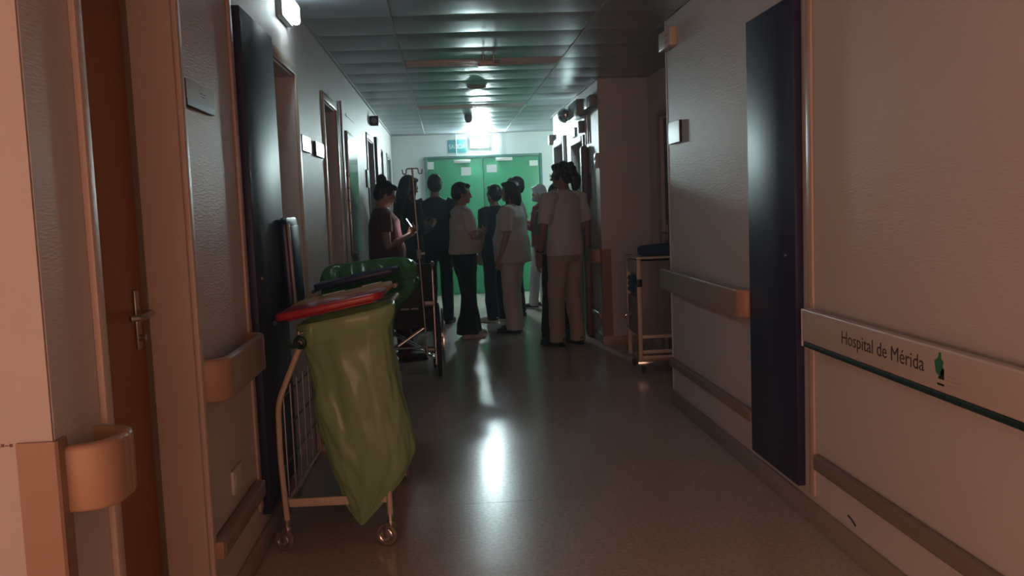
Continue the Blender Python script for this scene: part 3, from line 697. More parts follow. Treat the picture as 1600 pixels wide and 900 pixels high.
def trolley(loc, rotz, secs, lids, label, zt=0.90, W=0.44):
    """secs = number of ring sections along +y (0.30 each); origin front-left foot at floor"""
    t = thing('laundry_trolley', label, 'trolley', loc, rotz); Ld = secs*0.30+0.06
    r = 0.0115
    for y in (0.06, Ld-0.06):
        obj('leg', T([(0, y, 0.12), (-0.012, y, 0.40), (-0.008, y, 0.62), (0.115, y-0.01, zt-0.005)], r, bend=0.05), CREAM, t)
        q = W-0.02 if y < 0.1 and secs > 1 else W-0.13; obj('leg', T([(W-0.02, y, 0.12), (W-0.02, y, 0.24), (q, y, 0.45), (q, y, zt+0.05)], r, bend=0.05), CREAM, t)
    for x in (0, W-0.02):
        for y in (0.06, Ld-0.06): caster(t, x, y, rot=1.25 if x else 1.05)
    # bottom shelf: tray with rim
    bm = B(0.012, W-0.032, 0.06, Ld-0.06, 0.185, 0.19); obj('shelf', bm, STEEL, t)
    for y in (0.06, Ld-0.06): obj('shelf_rail', B(0.012, W-0.032, y-0.008, y+0.008, 0.19, 0.222, 0.003), CREAM, t)
    for x in (0.004, W-0.024): obj('shelf_rail', T([(x, 0.072, 0.205), (x, Ld-0.072, 0.205)], 0.008), CREAM, t)
    # side grid next to the wall
    for z in (0.34, 0.48, 0.62): obj('grid_bar', T([(-0.008, 0.07, z), (-0.008, Ld-0.07, z)], 0.004, seg=6), DSTEEL, t)
    n = secs*2
    for k in range(n):
        y = 0.12+(Ld-0.24)*k/(n-1); obj('grid_bar', T([(0.002, y, 0.21), (0.002, y, 0.66)], 0.004, seg=6), DSTEEL, t)
    obj('top_rail', T([(0.115, 0.04, zt), (0.115, Ld-0.04, zt)], r), CREAM, t)
    obj('top_rail', T([(W-0.02, 0.04, zt+0.06), (W-0.02, Ld-0.04, zt+0.06)], r), CREAM, t)
    sl = math.atan2(0.075, 0.42)
    for i, (m, opened) in enumerate(lids):
        y0 = 0.015+i*0.30
        # ring that carries a bag
        q = [(0.10, y0+0.02, zt+0.004), (0.10, y0+0.27, zt+0.004), (W-0.02, y0+0.27, zt+0.062), (W-0.02, y0+0.02, zt+0.062), (0.10, y0+0.02, zt+0.004)]
        obj('bag_ring', T(q, 0.008, bend=0.03), STEEL, t)
        bm = lid_mesh(0.435, 0.288, 0.030)
        if opened: mm = Matrix.Translation((-0.030, y0, zt+0.030)) @ Matrix.Rotation(-math.radians(92), 4, 'Y')
        else: mm = Matrix.Translation((0.008, y0, zt+0.052)) @ Matrix.Rotation(-sl, 4, 'Y')
        lid = obj('lid', place(bm, mm), m, t)
        obj('rim', place(B(0.04, 0.395, 0.04, 0.248, -0.010, -0.0005, 0.004), mm), m, lid)
        if opened: obj('reflection_strip', place(B(0.03, 0.405, 0.012, 0.035, -0.012, -0.0005, 0.003), mm), SIGN_G, lid)  # pale strip painting the reflection on the open lid's inner face
        bm = bmesh.new()
        for yy in (0.07, 0.21): cyl(bm, (0.0, y0+yy, zt+0.045), (0, 1, 0), 0.010, 0.05, 12)
        obj('hinge', bm, NAVY_PL, t)
    return t
trA = trolley((-0.705, 3.62, 0), math.radians(-1.5), 3, [(RED_PL, False), (YEL_PL, False), (NAVY_PL, True)], 'cream tubular laundry trolley with red and yellow lids and an open navy lid')
trB = trolley((-0.70, 4.66, 0), math.radians(-1.0), 1, [(NAVY_PL, False)], 'second laundry trolley with a closed navy lid behind the red lidded one', zt=0.93)
# papers / clips lying on the yellow lid
def on_lid(x, y): return 0.90+0.052+0.031+ (x-0.008)*0.1786
for (x, y, a, b, lb) in ((0.19, 0.47, 0.10, 0.020, 'long white label lying on the yellow lid'), (0.36, 0.48, 0.09, 0.024, 'crumpled white label near the outer edge of the yellow lid')):
    bm = B(-a/2, a/2, -b/2, b/2, 0, 0.004, 0.0015)
    mm = Matrix.Translation((-0.705+x, 3.62+y, on_lid(x, y)+0.004)) @ Matrix.Rotation(-0.177, 4, 'Y') @ Matrix.Rotation(0.12, 4, 'Z')
    o = obj('paper_label', place(bm, mm), WHITE_PL); tag(o, lb, 'label')

def bag_mesh(sections, seg=56, fold=0.012, seed=1, top_open=True):
    """sections: (cx, cy, cz, half x, half y, superellipse, tilt dz/dx)"""
    bm = bmesh.new(); rings = []; n = len(sections)
    for i, (cx, cy, cz, a, b, sp, tl) in enumerate(sections):
        ring = []; t = i/(n-1)
        for k in range(seg):
            th = 2*PI*k/seg; c, s = math.cos(th), math.sin(th)
            x = math.copysign(abs(c)**(2/sp), c)*a; y = math.copysign(abs(s)**(2/sp), s)*b
            f = fold*(noise.noise(Vector((c*2.6+seed, s*2.6, cz*4.5)))*1.2 + 0.6*noise.noise(Vector((c*6+seed+cz*3, s*6-cz*4, cz*9+seed))) + 0.25*noise.noise(Vector((c*13+seed, s*13, cz*16)))) * min(1, 0.35+2.2*t)*min(1, 0.25+4*(1-t))
            f += 0.35*fold*math.sin(th*9+seed+cz*3+3*noise.noise(Vector((c*2, s*2, seed))))*max(0, 1-2.2*t)
            sc = 1 + f/max(0.05, math.hypot(x, y))
            ring.append(bm.verts.new((cx+x*sc, cy+y*sc, cz+tl*x)))
        rings.append(ring)
    for i in range(n-1):
        for k in range(seg): bm.faces.new((rings[i][k], rings[i][(k+1) % seg], rings[i+1][(k+1) % seg], rings[i+1][k]))
    bm.faces.new(rings[-1][::-1])
    return bm
def interp(keys, n):
    out = []
    for i in range(n):
        t = i/(n-1)*(len(keys)-1); k = min(int(t), len(keys)-2); u = t-k
        p0, p1, p2, p3 = keys[max(k-1, 0)], keys[k], keys[k+1], keys[min(k+2, len(keys)-1)]
        out.append(tuple(0.5*((2*b)+(c-a)*u+(2*a-5*b+4*c-d_)*u*u+(-a+3*b-3*c+d_)*u**3) for a, b, c, d_ in zip(p0, p1, p2, p3)))
    return out
tl = 0.18
keys = [(-0.430, 3.765, 0.945, 0.178, 0.135, 3.2, tl), (-0.428, 3.76, 0.88, 0.176, 0.140, 3.0, tl), (-0.412, 3.75, 0.78, 0.170, 0.150, 2.6, 0.14), (-0.395, 3.745, 0.64, 0.176, 0.155, 2.4, 0.06), (-0.370, 3.74, 0.50, 0.180, 0.155, 2.3, 0.02),
        (-0.350, 3.735, 0.38, 0.176, 0.145, 2.2, 0.05), (-0.345, 3.72, 0.28, 0.140, 0.11, 2.1, 0.22), (-0.365, 3.70, 0.19, 0.085, 0.06, 2.0, 0.35), (-0.392, 3.685, 0.12, 0.030, 0.018, 2.0, 0.3), (-0.402, 3.68, 0.095, 0.008, 0.006, 2.0, 0.1)]
t = thing('laundry_bag', 'translucent green plastic bag hanging from the red lidded trolley', 'bag', (-0.40, 3.70, 0.09))
obj('bag_body', bag_mesh(interp(keys, 60), seed=2, fold=0.015, seg=96), BAG, t, True, smooth=80)
# collar turned over the ring
ck = [(-0.425, 3.765, 0.952, 0.168, 0.128, 3.2, tl), (-0.427, 3.765, 0.966, 0.182, 0.138, 3.2, tl), (-0.425, 3.762, 0.962, 0.198, 0.148, 3.0, tl), (-0.425, 3.760, 0.925, 0.200, 0.151, 3.0, tl), (-0.428, 3.765, 0.882, 0.188, 0.146, 2.9, tl)]
bm = bag_mesh(interp(ck, 14), fold=0.010, seed=5); bm.faces.ensure_lookup_table()
bm.faces.remove(max(bm.faces, key=lambda f: len(f.verts)))
obj('collar', bm, BAG, t, True, smooth=80)
# clip that ties the collar at the wall side
bm = bmesh.new(); torus(bm, (-0.602, 3.635, 0.868), (0.3, 1, 0.2), 0.020, 0.009, 18, 8); tube(bm, [(-0.66, 3.635, 0.868), (-0.63, 3.632, 0.855), (-0.60, 3.63, 0.86)], 0.010)
obj('tie', bm, DARKGREEN, t, True)
# second bag, puffed up round the closed navy lid
t = thing('laundry_bag', 'dark green plastic bag bulging around the closed navy lid of the second trolley', 'bag', (-0.45, 4.83, 0.5))
keys = [(-0.46, 5.05, 1.055, 0.08, 0.05, 2.2, 0.10), (-0.45, 5.05, 1.105, 0.17, 0.075, 2.2, 0.08), (-0.44, 5.03, 1.075, 0.235, 0.10, 2.4, 0.10), (-0.42, 4.97, 0.990, 0.250, 0.14, 2.4, 0.16), (-0.41, 4.87, 0.925, 0.235, 0.185, 2.5, 0.17), (-0.47, 4.84, 0.80, 0.155, 0.14, 2.4, 0.05), (-0.48, 4.84, 0.62, 0.15, 0.14, 2.3, 0), (-0.44, 4.84, 0.50, 0.12, 0.10, 2.0, 0), (-0.44, 4.84, 0.46, 0.03, 0.03, 2.0, 0)]
obj('bag_body', bag_mesh(interp(keys, 50), fold=0.036, seed=9, seg=80), BAG2, t, True, smooth=80)

# ------------------------------------------------------------------ wheelchair (rear faces the viewer, local y = forward)
def wheelchair(loc, rotz):
    t = thing('wheelchair', 'black wheelchair with a tall drip pole parked behind the laundry trolleys', 'wheelchair', loc, rotz)
    hw = 0.245
    for s in (-1, 1):
        w_ = obj('drive_wheel', torus(bmesh.new(), (s*hw*1.12, 0.12, 0.305), (1, 0, 0), 0.290, 0.015, 48, 8), RUBBER, t)
        obj('rim', torus(bmesh.new(), (s*hw*1.12, 0.12, 0.305), (1, 0, 0), 0.268, 0.008, 48, 6), CHROME, w_)
        obj('push_ring', torus(bmesh.new(), (s*(hw*1.12+0.035), 0.12, 0.305), (1, 0, 0), 0.250, 0.007, 48, 6), CHROME, w_)
        bm = bmesh.new(); cyl(bm, (s*hw*1.12, 0.12, 0.305), (1, 0, 0), 0.022, 0.07, 16); obj('hub', bm, STEEL, w_)
        bm = bmesh.new()
        for k in range(12):
            a = 2*PI*k/12; tube(bm, [(s*hw*1.12+0.01*(-1)**k, 0.12+0.02*math.cos(a), 0.305+0.02*math.sin(a)), (s*hw*1.12, 0.12+0.266*math.cos(a+0.1), 0.305+0.266*math.sin(a+0.1))], 0.002, seg=5)
        obj('spokes', bm, STEEL, w_)
        obj('side_frame', T([(s*hw, 0.0, 0.12), (s*hw, 0.0, 0.93), (s*hw, -0.10, 0.95)], 0.011, bend=0.05), STEEL, t)
        obj('side_frame', T([(s*hw, 0.0, 0.22), (s*hw, 0.42, 0.22), (s*hw, 0.46, 0.12)], 0.010, bend=0.04), STEEL, t)
        obj('side_frame', T([(s*hw, 0.0, 0.50), (s*hw, 0.42, 0.50), (s*hw, 0.55, 0.16), (s*hw, 0.62, 0.12)], 0.010, bend=0.05), STEEL, t)
        obj('arm_tube', T([(s*hw, 0.0, 0.70), (s*hw, 0.36, 0.70), (s*hw, 0.38, 0.5)], 0.010, bend=0.05), STEEL, t)
        obj('armrest', B(s*hw-0.022, s*hw+0.022, 0.04, 0.34, 0.705, 0.735, 0.01), BLACK, t)
        obj('side_panel', B(s*hw-0.004, s*hw+0.004, 0.02, 0.34, 0.51, 0.69), FABBLK, t)
        obj('push_grip', T([(s*hw, -0.08, 0.948), (s*hw, -0.19, 0.945)], 0.017, seg=10), BLACK, t)
        bm = bmesh.new(); torus(bm, (s*hw, 0.50, 0.085), (1, 0, 0), 0.068, 0.017, 28, 8); cyl(bm, (s*hw, 0.50, 0.085), (1, 0, 0), 0.05, 0.02, 18); obj('front_caster', bm, RUBBER, t)
        obj('caster_fork', T([(s*hw, 0.50, 0.085), (s*(hw-0.03), 0.46, 0.15), (s*hw, 0.44, 0.21)], 0.009), STEEL, t)
        obj('footplate', B(min(s*0.03, s*0.22), max(s*0.03, s*0.22), 0.58, 0.72, 0.11, 0.125, 0.004), BLACK, t)
    obj('seat', B(-hw+0.01, hw-0.01, 0.01, 0.42, 0.475, 0.50, 0.010), FABBLK, t)
    bm = bmesh.new(); n = 8                                   # sling back with a pocket
    rows = []
    for j in range(2):
        for i in range(n+1):
            u = i/n*2-1; rows.append(bm.verts.new((u*(hw-0.005), 0.012+0.03*(1-u*u), 0.42+0.52*j)))
    for i in range(n): bm.faces.new((rows[i], rows[i+1], rows[n+1+i+1], rows[n+1+i]))
    ex = bmesh.ops.extrude_face_region(bm, geom=list(bm.faces))
    for v in ex['geom']:
        if isinstance(v, bmesh.types.BMVert): v.co.y -= 0.022
    back = obj('backrest', bm, FABBLK, t)
    obj('back_pocket', B(-0.19, 0.19, -0.012, 0.006, 0.48, 0.74, 0.004), FABBLK, back)
    for k, (x0, x1) in enumerate(((-0.02, 0.045), (0.06, 0.12))): obj('printed_mark', B(x0, x1, -0.014, -0.0125, 0.575, 0.588), SIGN_G, back)
    for s in (-1, 1):
        obj('cross_brace', T([(s*hw, 0.20+0.014*s, 0.15), (-s*(hw-0.01), 0.20+0.014*s, 0.46)], 0.0115), CHROME, t)
        obj('cross_brace', T([(s*hw, 0.10+0.014*s, 0.15), (-s*(hw-0.01), 0.10+0.014*s, 0.46)], 0.0095), CHROME, t)
    obj('axle_bar', T([(-hw, 0.02, 0.26), (hw, 0.02, 0.26)], 0.008), STEEL, t)
    return t
wc = wheelchair((-0.375, 7.30, 0), math.radians(2))
# drip pole clamped to the back of the wheelchair, leaning a little
tt = -0.030; px0, py0 = 0.175, -0.045
dp = obj('drip_pole', T([(px0, py0, 0.20), (px0+tt, py0, 1.05), (px0+tt*1.7, py0, 1.70)], 0.0085), DSTEEL, wc)
bm = bmesh.new(); cyl(bm, (px0+tt, py0, 1.02), (0, 0, 1), 0.017, 0.07, 14); obj('pole_clamp', bm, SIGN_G, dp); obj('clamp_knob', T([(px0+tt, py0, 1.02), (px0+tt+0.045, py0-0.01, 1.025)], 0.010), WHITE_PL, dp)
obj('pole_bracket', B(px0-0.02, 0.245, py0+0.006, py0+0.040, 0.60, 0.64, 0.003), DSTEEL, dp); obj('pole_bracket', B(px0-0.02, 0.245, py0+0.006, py0+0.040, 0.23, 0.26, 0.003), DSTEEL, dp)
for sg in (-1, 1): xx = px0+tt*1.7; obj('hook', T([(xx, py0, 1.697), (xx+sg*0.045, py0, 1.697), (xx+sg*0.050, py0, 1.655), (xx+sg*0.074, py0, 1.655), (xx+sg*0.078, py0, 1.692)], 0.0055, bend=0.012), DSTEEL, dp)

# ------------------------------------------------------------------ cart in the alcove
t = thing('supply_cart', 'cream framed supply cart with grey panel parked in the alcove', 'cart', (1.70, 7.25, 0))
x0, x1, y0, y1 = 1.49, 1.90, 7.05, 7.46
for (x, y) in ((x0, y0), (x0, y1), (x1, y0), (x1, y1)): obj('post', B(x-0.016, x+0.016, y-0.016, y+0.016, 0.10, 0.915, 0.004), CREAM, t, True)
obj('front_panel', B(x0+0.017, x1-0.017, y0-0.004, y0+0.012, 0.30, 0.90, 0.003), GREYPAN, t, True)
obj('rear_panel', B(x0+0.017, x1-0.017, y1-0.010, y1+0.006, 0.30, 0.90, 0.003), GREYPAN, t, True)
obj('top', B(x0-0.018, x1+0.018, y0-0.018, y1+0.018, 0.916, 0.934, 0.005), CREAM, t, True)
for z in (0.12, 0.165, 0.285): obj('cross_rail', B(x0+0.017, x1-0.017, y0-0.012, y0+0.012, z, z+0.028, 0.003), CREAM, t, True)
obj('toe_bumper', B(x0-0.03, x1+0.03, y0-0.035, y0-0.017, 0.075, 0.108, 0.006), CHROME, t, True)
obj('base_tray', B(x0+0.017, x1-0.017, y0+0.017, y1-0.017, 0.10, 0.118), CREAM, t, True)
for z in (0.62, 0.30): obj('shelf', B(x0+0.017, x1-0.017, y0+0.017, y1-0.017, z, z+0.012), GREYPAN, t, True)
dr = obj('side_drawer', B(x0-0.012, x0+0.004, y0+0.019, y1-0.019, 0.31, 0.61, 0.003), GREYPAN, t, True)
bm = bmesh.new(); tube(bm, [(x0-0.012, 7.42, 0.33), (x0-0.045, 7.42, 0.35), (x0-0.045, 7.42, 0.43), (x0-0.012, 7.42, 0.45)], 0.006, bend=0.02)
for v in bm.verts: v.co -= Vector((0, 0, 0))
o = obj('handle', bm, CHROME, t, True)
dr = obj('label_drawer', B(x0-0.012, x0+0.004, y0+0.019, y1-0.019, 0.80, 0.905, 0.003), SIGN_G, t, True)
obj('latch', B(x0-0.022, x0+0.02, y0-0.03, y0-0.016, 0.70, 0.76, 0.003), BLACK, t, True)
for (x, y) in ((x0+0.03, y0+0.03), (x1-0.03, y0+0.03), (x0+0.03, y1-0.03), (x1-0.03, y1-0.03)):
    c_ = obj('caster', T([(x, y, 0.10), (x, y, 0.06)], 0.010), CHROME, t, True)
    bm = bmesh.new(); torus(bm, (x, y+0.012, 0.036), (1, 0.2, 0), 0.025, 0.011, 22, 8); cyl(bm, (x, y+0.012, 0.036), (1, 0.2, 0), 0.02, 0.02, 14)
    for v in bm.verts: v.co -= Vector(t.location)
    obj('tyre', bm, RUBBER, c_)
bm = bmesh.new(); loft(bm, [(1.51, 7.13, 0.975), (1.54, 7.13, 0.98), (1.72, 7.14, 0.985), (1.86, 7.15, 0.98), (1.88, 7.15, 0.975)], [(0.03, 0.03), (0.062, 0.042), (0.066, 0.048), (0.062, 0.044), (0.03, 0.03)], 16, (0, 1, 0), sup=3.2)
o = obj('wrapped_bundle', bm, BLUECL); tag(o, 'dark blue wrapped bundle on top of the supply cart', 'bundle')
for k in range(3):
    bm = bmesh.new(); loft(bm, [(1.50, 7.10+.0*k, 0.657+k*0.045), (1.50, 7.25, 0.659+k*0.045), (1.50, 7.40, 0.657+k*0.045)], [(0.03, 0.020), (0.032, 0.022), (0.03, 0.020)], 12, (1, 0, 0), sup=3.0)
    o = obj('folded_cloth', bm, BLUECL2); tag(o, ('folded blue cloth at the bottom of the pile in the supply cart', 'folded blue cloth in the middle of the pile in the supply cart', 'folded blue cloth on top of the pile in the supply cart')[k], 'cloth', 'folded cloths in the supply cart')

#PEOPLE#
# ------------------------------------------------------------------ people
# local frame: facing +y, the person's right hand side is +x, z up, built 1.70 m tall and scaled
def _hand(bm, wrist, d, palm, side, curl=0.5, k=1.0):
    """wrist, direction of the fingers, palm normal, +1 when the thumb lies towards d x palm"""
    d = Vector(d).normalized(); pn = Vector(palm); pn = (pn - d*pn.dot(d)).normalized(); lat = d.cross(pn)*side
    w = Vector(wrist)
    loft(bm, [w-d*0.02, w+d*0.01, w+d*0.05, w+d*0.088], [(0.026, 0.019), (0.029, 0.017), (0.041, 0.015), (0.038, 0.013)], 10, lat)
    for i, ln in enumerate((0.072, 0.080, 0.075, 0.060)):
        off = lat*(0.030-0.020*i); p = w + d*0.082 + off; q = [p]; dirn = d + lat*(0.10-0.065*i); a = curl*0.55
        for sg, f in enumerate((0.42, 0.32, 0.26)):
            c, s = math.cos(a), math.sin(a); q.append(q[-1] + (dirn.normalized()*c + pn*s)*ln*f); a += curl*0.75
        loft(bm, q, [0.0095, 0.0092, 0.0085, 0.0070], 8, lat)
    tb = w + d*0.022 + lat*0.028
    loft(bm, [tb, tb + lat*0.022 + d*0.026 + pn*0.012, tb + lat*0.028 + d*0.055 + pn*0.020*(1+curl), tb + lat*0.024 + d*0.076 + pn*0.026*(1+curl)], [0.0135, 0.0115, 0.0100, 0.0075], 8, d)
def _fold(amp, f=9.0, seed=0.0, zs=0.55):
    def g(co): return amp*(noise.noise(Vector((co.x*f+seed, co.y*f, co.z*f*zs)))*1.1 + 0.5*noise.noise(Vector((co.x*f*2.3, co.y*f*2.3+seed, co.z*f*1.2))))
    return g
def person(label, loc, rotz, H, sp):
    t = thing('person', label, 'person', loc, rotz); k = H/1.70; t.scale = (k, k, k)
    fem = sp.get('fem', True); wd = sp.get('build', 1.0); belly = sp.get('belly', 0.0)
    sh = (0.168 if fem else 0.195)*(0.6+0.4*wd); hipx = 0.088
    lean = sp.get('lean', 0.0)
    def up(p):                       # the upper body leans about the hips
        p = Vector(p); h = max(0, p.z-0.92); return Vector((p.x, p.y + lean*h, p.z))
    hy, hp = sp.get('head', (0, 0)); hr = sp.get('headroll', 0.0)
    pivot = up((0, 0.0, 1.475))
    HM = Matrix.Translation(pivot) @ Matrix.Rotation(hy, 4, 'Z') @ Matrix.Rotation(hp, 4, 'X') @ Matrix.Rotation(hr, 4, 'Y') @ Matrix.Translation((0, 0, -1.475))
    hd = lambda p: HM @ Vector(p)
    R3 = HM.to_3x3()
    # ---- joints
    feet = sp.get('feet', ((0.095, 0.0, 0.15), (-0.095, 0.0, -0.15)))       # right then left: x, y, toe-out
    legs = []
    for s, (fx, fy, fyaw) in zip((1, -1), feet):
        hip = Vector((s*hipx, 0, 0.90)); ank = Vector((fx, fy, 0.085)); kn = (hip+ank)*0.5 + Vector((0, 0.025, -0.01)); legs.append((s, hip, kn, ank, fyaw))
    arms = []
    for s, key in ((1, 'R'), (-1, 'L')):
        a = sp.get(key)
        shd = up((s*sh, -0.01, 1.385))
        if a is None: a = ((s*(sh+0.055), -0.03, 1.10), (s*(sh+0.06), 0.03, 0.865), (0, 0.08, -1), (-s, 0.2, 0), 0.45)
        arms.append((s, shd, up(a[0]) if a[0][2] > 0.93 else Vector(a[0]), Vector(a[1]) if not sp.get('armlean') else up(a[1]), a[2], a[3], a[4]))
    # ---- body: one skin surface
    bm = bmesh.new()
    tor = [(0.80, .10, .085, 0), (0.88, .145, .105, -.005), (0.95, .155, .11, -.005), (1.06, .128, .092+belly*.5, belly*.4), (1.20, .142, .10, 0), (1.31, .152*(.7+.3*wd), .105, 0.005), (1.385, sh*.86, .075, -.008), (1.43, .085, .058, -.008), (1.455, .056, .054, -.006)]
    loft(bm, [up((0, y, z)) for z, a, b, y in tor], [(a*wd, b*wd) for z, a, b, y in tor], 20)
    loft(bm, [up((0, -.012, 1.41)), up((0, -.006, 1.46)), hd((0, 0.0, 1.50)), hd((0, 0.002, 1.56))], [(.062, .058), (.053, .054), (.051, .053), (.05, .055)], 16)
    for s, hip, kn, ank, fyaw in legs:
        loft(bm, [hip+Vector((0, 0, .02)), hip*.6+kn*.4, kn, kn*.6+ank*.4, ank*.85+kn*.15, ank], [(.080, .085), (.07, .075), (.050, .054), (.050, .054), (.034, .036), (.033, .036)], 12)
        fd = Vector((math.sin(fyaw), math.cos(fyaw), 0))
        loft(bm, [ank-fd*.05+Vector((0, 0, -.045)), ank+Vector((0, 0, -.04)), ank+fd*.09+Vector((0, 0, -.052)), ank+fd*.16+Vector((0, 0, -.062))], [(.030, .03), (.034, .04), (.038, .025), (.03, .015)], 10, (fd.y, -fd.x, 0))
    for s, shd, el, wr, hdv, pn, curl in arms:
        loft(bm, [shd+Vector((-s*.03, 0, 0)), shd+Vector((s*.01, 0, -.01)), shd*.55+el*.45, el, el*.65+wr*.35, wr], [(.046, .046), (.050, .050), (.043, .043), (.036, .037), (.037, .037), (.026, .023)], 12)
        _hand(bm, wr, hdv, pn, s, curl)
    for c, r in (((0, -.008, 1.603), (.074, .094, .097)), ((0, .030, 1.545), (.056, .062, .074)), ((0, .070, 1.502), (.027, .022, .020)), ((0, .052, 1.585), (.062, .040, .055)),
                 ((0, .094, 1.573), (.0105, .012, .028)), ((0, .106, 1.556), (.0150, .015, .012)), ((0, .086, 1.520), (.025, .011, .009)), ((0, .085, 1.508), (.021, .010, .007)), ((.030, .081, 1.603), (.024, .010, .007)), ((-.030, .081, 1.603), (.024, .010, .007)),
                 ((.075, -.006, 1.572), (.010, .019, .030)), ((-.075, -.006, 1.572), (.010, .019, .030)), ((0, .02, 1.515), (.046, .05, .035))):
        ell(bm, hd(c), r, R3)
    body = part_mesh('body', remeshed(bm, sp.get('vox', 0.0075), 2), sp.get('skin', SKIN), t)
    for s in (1, -1):
        bm = bmesh.new(); ell(bm, hd((s*.031, .084, 1.586)), (.013, .010, .0075), R3, 12, 8); obj('eye', bm, EYE, body)
    # ---- trousers or skirt
    bt = sp['bottom']; bw = bt.get('w', 1.0); fl = bt.get('flare', 0.0)
    bm = bmesh.new(); zt = bt.get('top', 1.00)
    loft(bm, [(0, 0, .80), (0, -.008, .86), (0, -.008, .93), (0, 0, zt)], [(.155*wd*bw, .115*wd), (.172*wd, .128*wd), (.170*wd, .128*wd), (.150*wd, .115*wd+belly*.4)], 20)
    for s, hip, kn, ank, fyaw in legs:
        e = Vector((0, 0, bt.get('hem', 0.035))); bot = Vector((ank.x, ank.y-.005, 0)) + e
        loft(bm, [hip+Vector((0, 0, .02)), hip*.7+kn*.3, kn, kn*.5+ank*.5, bot+Vector((0, 0, .10)), bot], [(.092*bw, .112*bw), (.086*bw, .10*bw), (.070*bw, .078*bw), (.068*bw+fl*.4, .074*bw+fl*.5), (.064*bw+fl*.8, .070*bw+fl*.9), (.064*bw+fl, .074*bw+fl*1.15)], 14)
    part_mesh(bt.get('name', 'trousers'), remeshed(bm, 0.011, 2, _fold(0.009, 10, sp.get('seed', 0))), bt['m'], t)
    # ---- top
    tp = sp['top']; hem = tp.get('hem', 0.86); ft = tp.get('w', 1.0)
    bm = bmesh.new()
    rows = [(hem, .185*ft, .145*ft, -.004), (hem+.06, .182*ft, .142*ft, -.004), (1.06, .165*ft, .132*ft+belly*.6, belly*.5), (1.20, .168, .128+belly*.2, belly*.2), (1.31, .178*(.7+.3*wd), .128, .006), (1.385, sh*.98, .092, -.008), (1.425, .10, .070, -.010), (1.447, .070, .064, -.008)]
    loft(bm, [up((0, y, z)) for z, a, b, y in rows], [(a*wd, b*wd) for z, a, b, y in rows], 22)
    sl = tp.get('sleeve', 0.75); sw = tp.get('sw', 1.0)
    for s, shd, el, wr, hdv, pn, curl in arms:
        pts = [shd+Vector((-s*.05, 0, 0)), shd+Vector((s*.008, 0, .0))]; rr = [(.066, .070), (.066*sw, .066*sw)]
        if sl <= 1: pts += [shd*(1-sl*.6)+el*sl*.6, shd*(1-sl)+el*sl]; rr += [(.064*sw, .064*sw), (.063*sw, .063*sw)]
        else: pts += [shd*.5+el*.5, el, el*.5+wr*.5, el*(1.93-sl)+wr*(sl-.93)]; rr += [(.059*sw, .059*sw), (.052*sw, .052*sw), (.046*sw, .046*sw), (.038*sw, .038*sw)]
        loft(bm, pts, rr, 12)
    part_mesh(tp.get('name', 'shirt'), remeshed(bm, 0.010, 2, _fold(0.008, 9, sp.get('seed', 0)+3)), tp['m'], t)
    # ---- shoes
    for s, hip, kn, ank, fyaw in legs:
        fd = Vector((math.sin(fyaw), math.cos(fyaw), 0)); g = Vector((ank.x, ank.y, 0)); bm = bmesh.new()
        loft(bm, [g-fd*.070+Vector((0, 0, .040)), g-fd*.055+Vector((0, 0, .048)), g+fd*.03+Vector((0, 0, .046)), g+fd*.11+Vector((0, 0, .036)), g+fd*.17+Vector((0, 0, .030)), g+fd*.195+Vector((0, 0, .026))], [(.022, .036), (.036, .046), (.040, .044), (.046, .034), (.038, .028), (.014, .018)], 14, (fd.y, -fd.x, 0), sup=2.6)
        sh_o = obj('shoe', bm, sp.get('shoe', SHOEB), t, smooth=60)
        bm = bmesh.new(); loft(bm, [g-fd*.078+Vector((0, 0, .010)), g-fd*.05+Vector((0, 0, .010)), g+fd*.11+Vector((0, 0, .010)), g+fd*.175+Vector((0, 0, .011)), g+fd*.204+Vector((0, 0, .012))], [(.020, .010), (.038, .010), (.049, .010), (.040, .010), (.012, .008)], 12, (fd.y, -fd.x, 0), sup=3)
        obj('sole', bm, sp.get('sole', sp.get('shoe', SHOEB)), sh_o)
    # ---- hair
    st = sp.get('hair', 'short'); bm = bmesh.new()
    def he(c, r): ell(bm, hd(c), r, R3)
    he((0, -.022, 1.622), (.083, .098, .092)); he((0, -.050, 1.585), (.080, .070, .085))
    for s in (1, -1): he((s*.062, -.015, 1.61), (.024, .055, .055))
    he((0, .052, 1.672), (.055, .038, .026))
    if st == 'bun': he((0, -.085, 1.705), (.048, .048, .045)); he((0, -.055, 1.675), (.05, .05, .04))
    if st in ('long', 'pony', 'bob'):
        zl = {'long': 1.14, 'pony': 1.30, 'bob': 1.47}[st]
        if st == 'pony': loft(bm, [hd((0, -.10, 1.63)), hd((0, -.135, 1.60)), hd((0, -.135, 1.52)), hd((0, -.115, 1.42)), hd((0, -.10, 1.34))], [(.03, .03), (.042, .036), (.048, .040), (.040, .034), (.016, .014)], 12)
        else:
            b_ = .108 if st == 'long' else .085
            loft(bm, [hd((0, -.045, 1.63)), hd((0, -.052, 1.56)), hd((0, -.065, 1.50)), up((0, -.10, 1.40)) if st == 'long' else hd((0, -.06, 1.455)), up((0, -.115, 1.28)) if st == 'long' else hd((0, -.055, 1.44)), up((0, -.10, zl)) if st == 'long' else hd((0, -.05, 1.435))],
                 [(.080, .075), (.090, .070), (b_, .062), (b_*1.12, .052), (b_*1.05, .048), (b_*.55, .03)], 18)
            for s in (1, -1):
                loft(bm, [hd((s*.060, .02, 1.655)), hd((s*.082, .015, 1.59)), hd((s*.082, .022, 1.51)), hd((s*.070, .02, 1.455))] + ([up((s*.085, .06, 1.33)), up((s*.075, .085, 1.22))] if st == 'long' else []), [.022, .026, .025, .017] + ([.028, .012] if st == 'long' else []), 10)
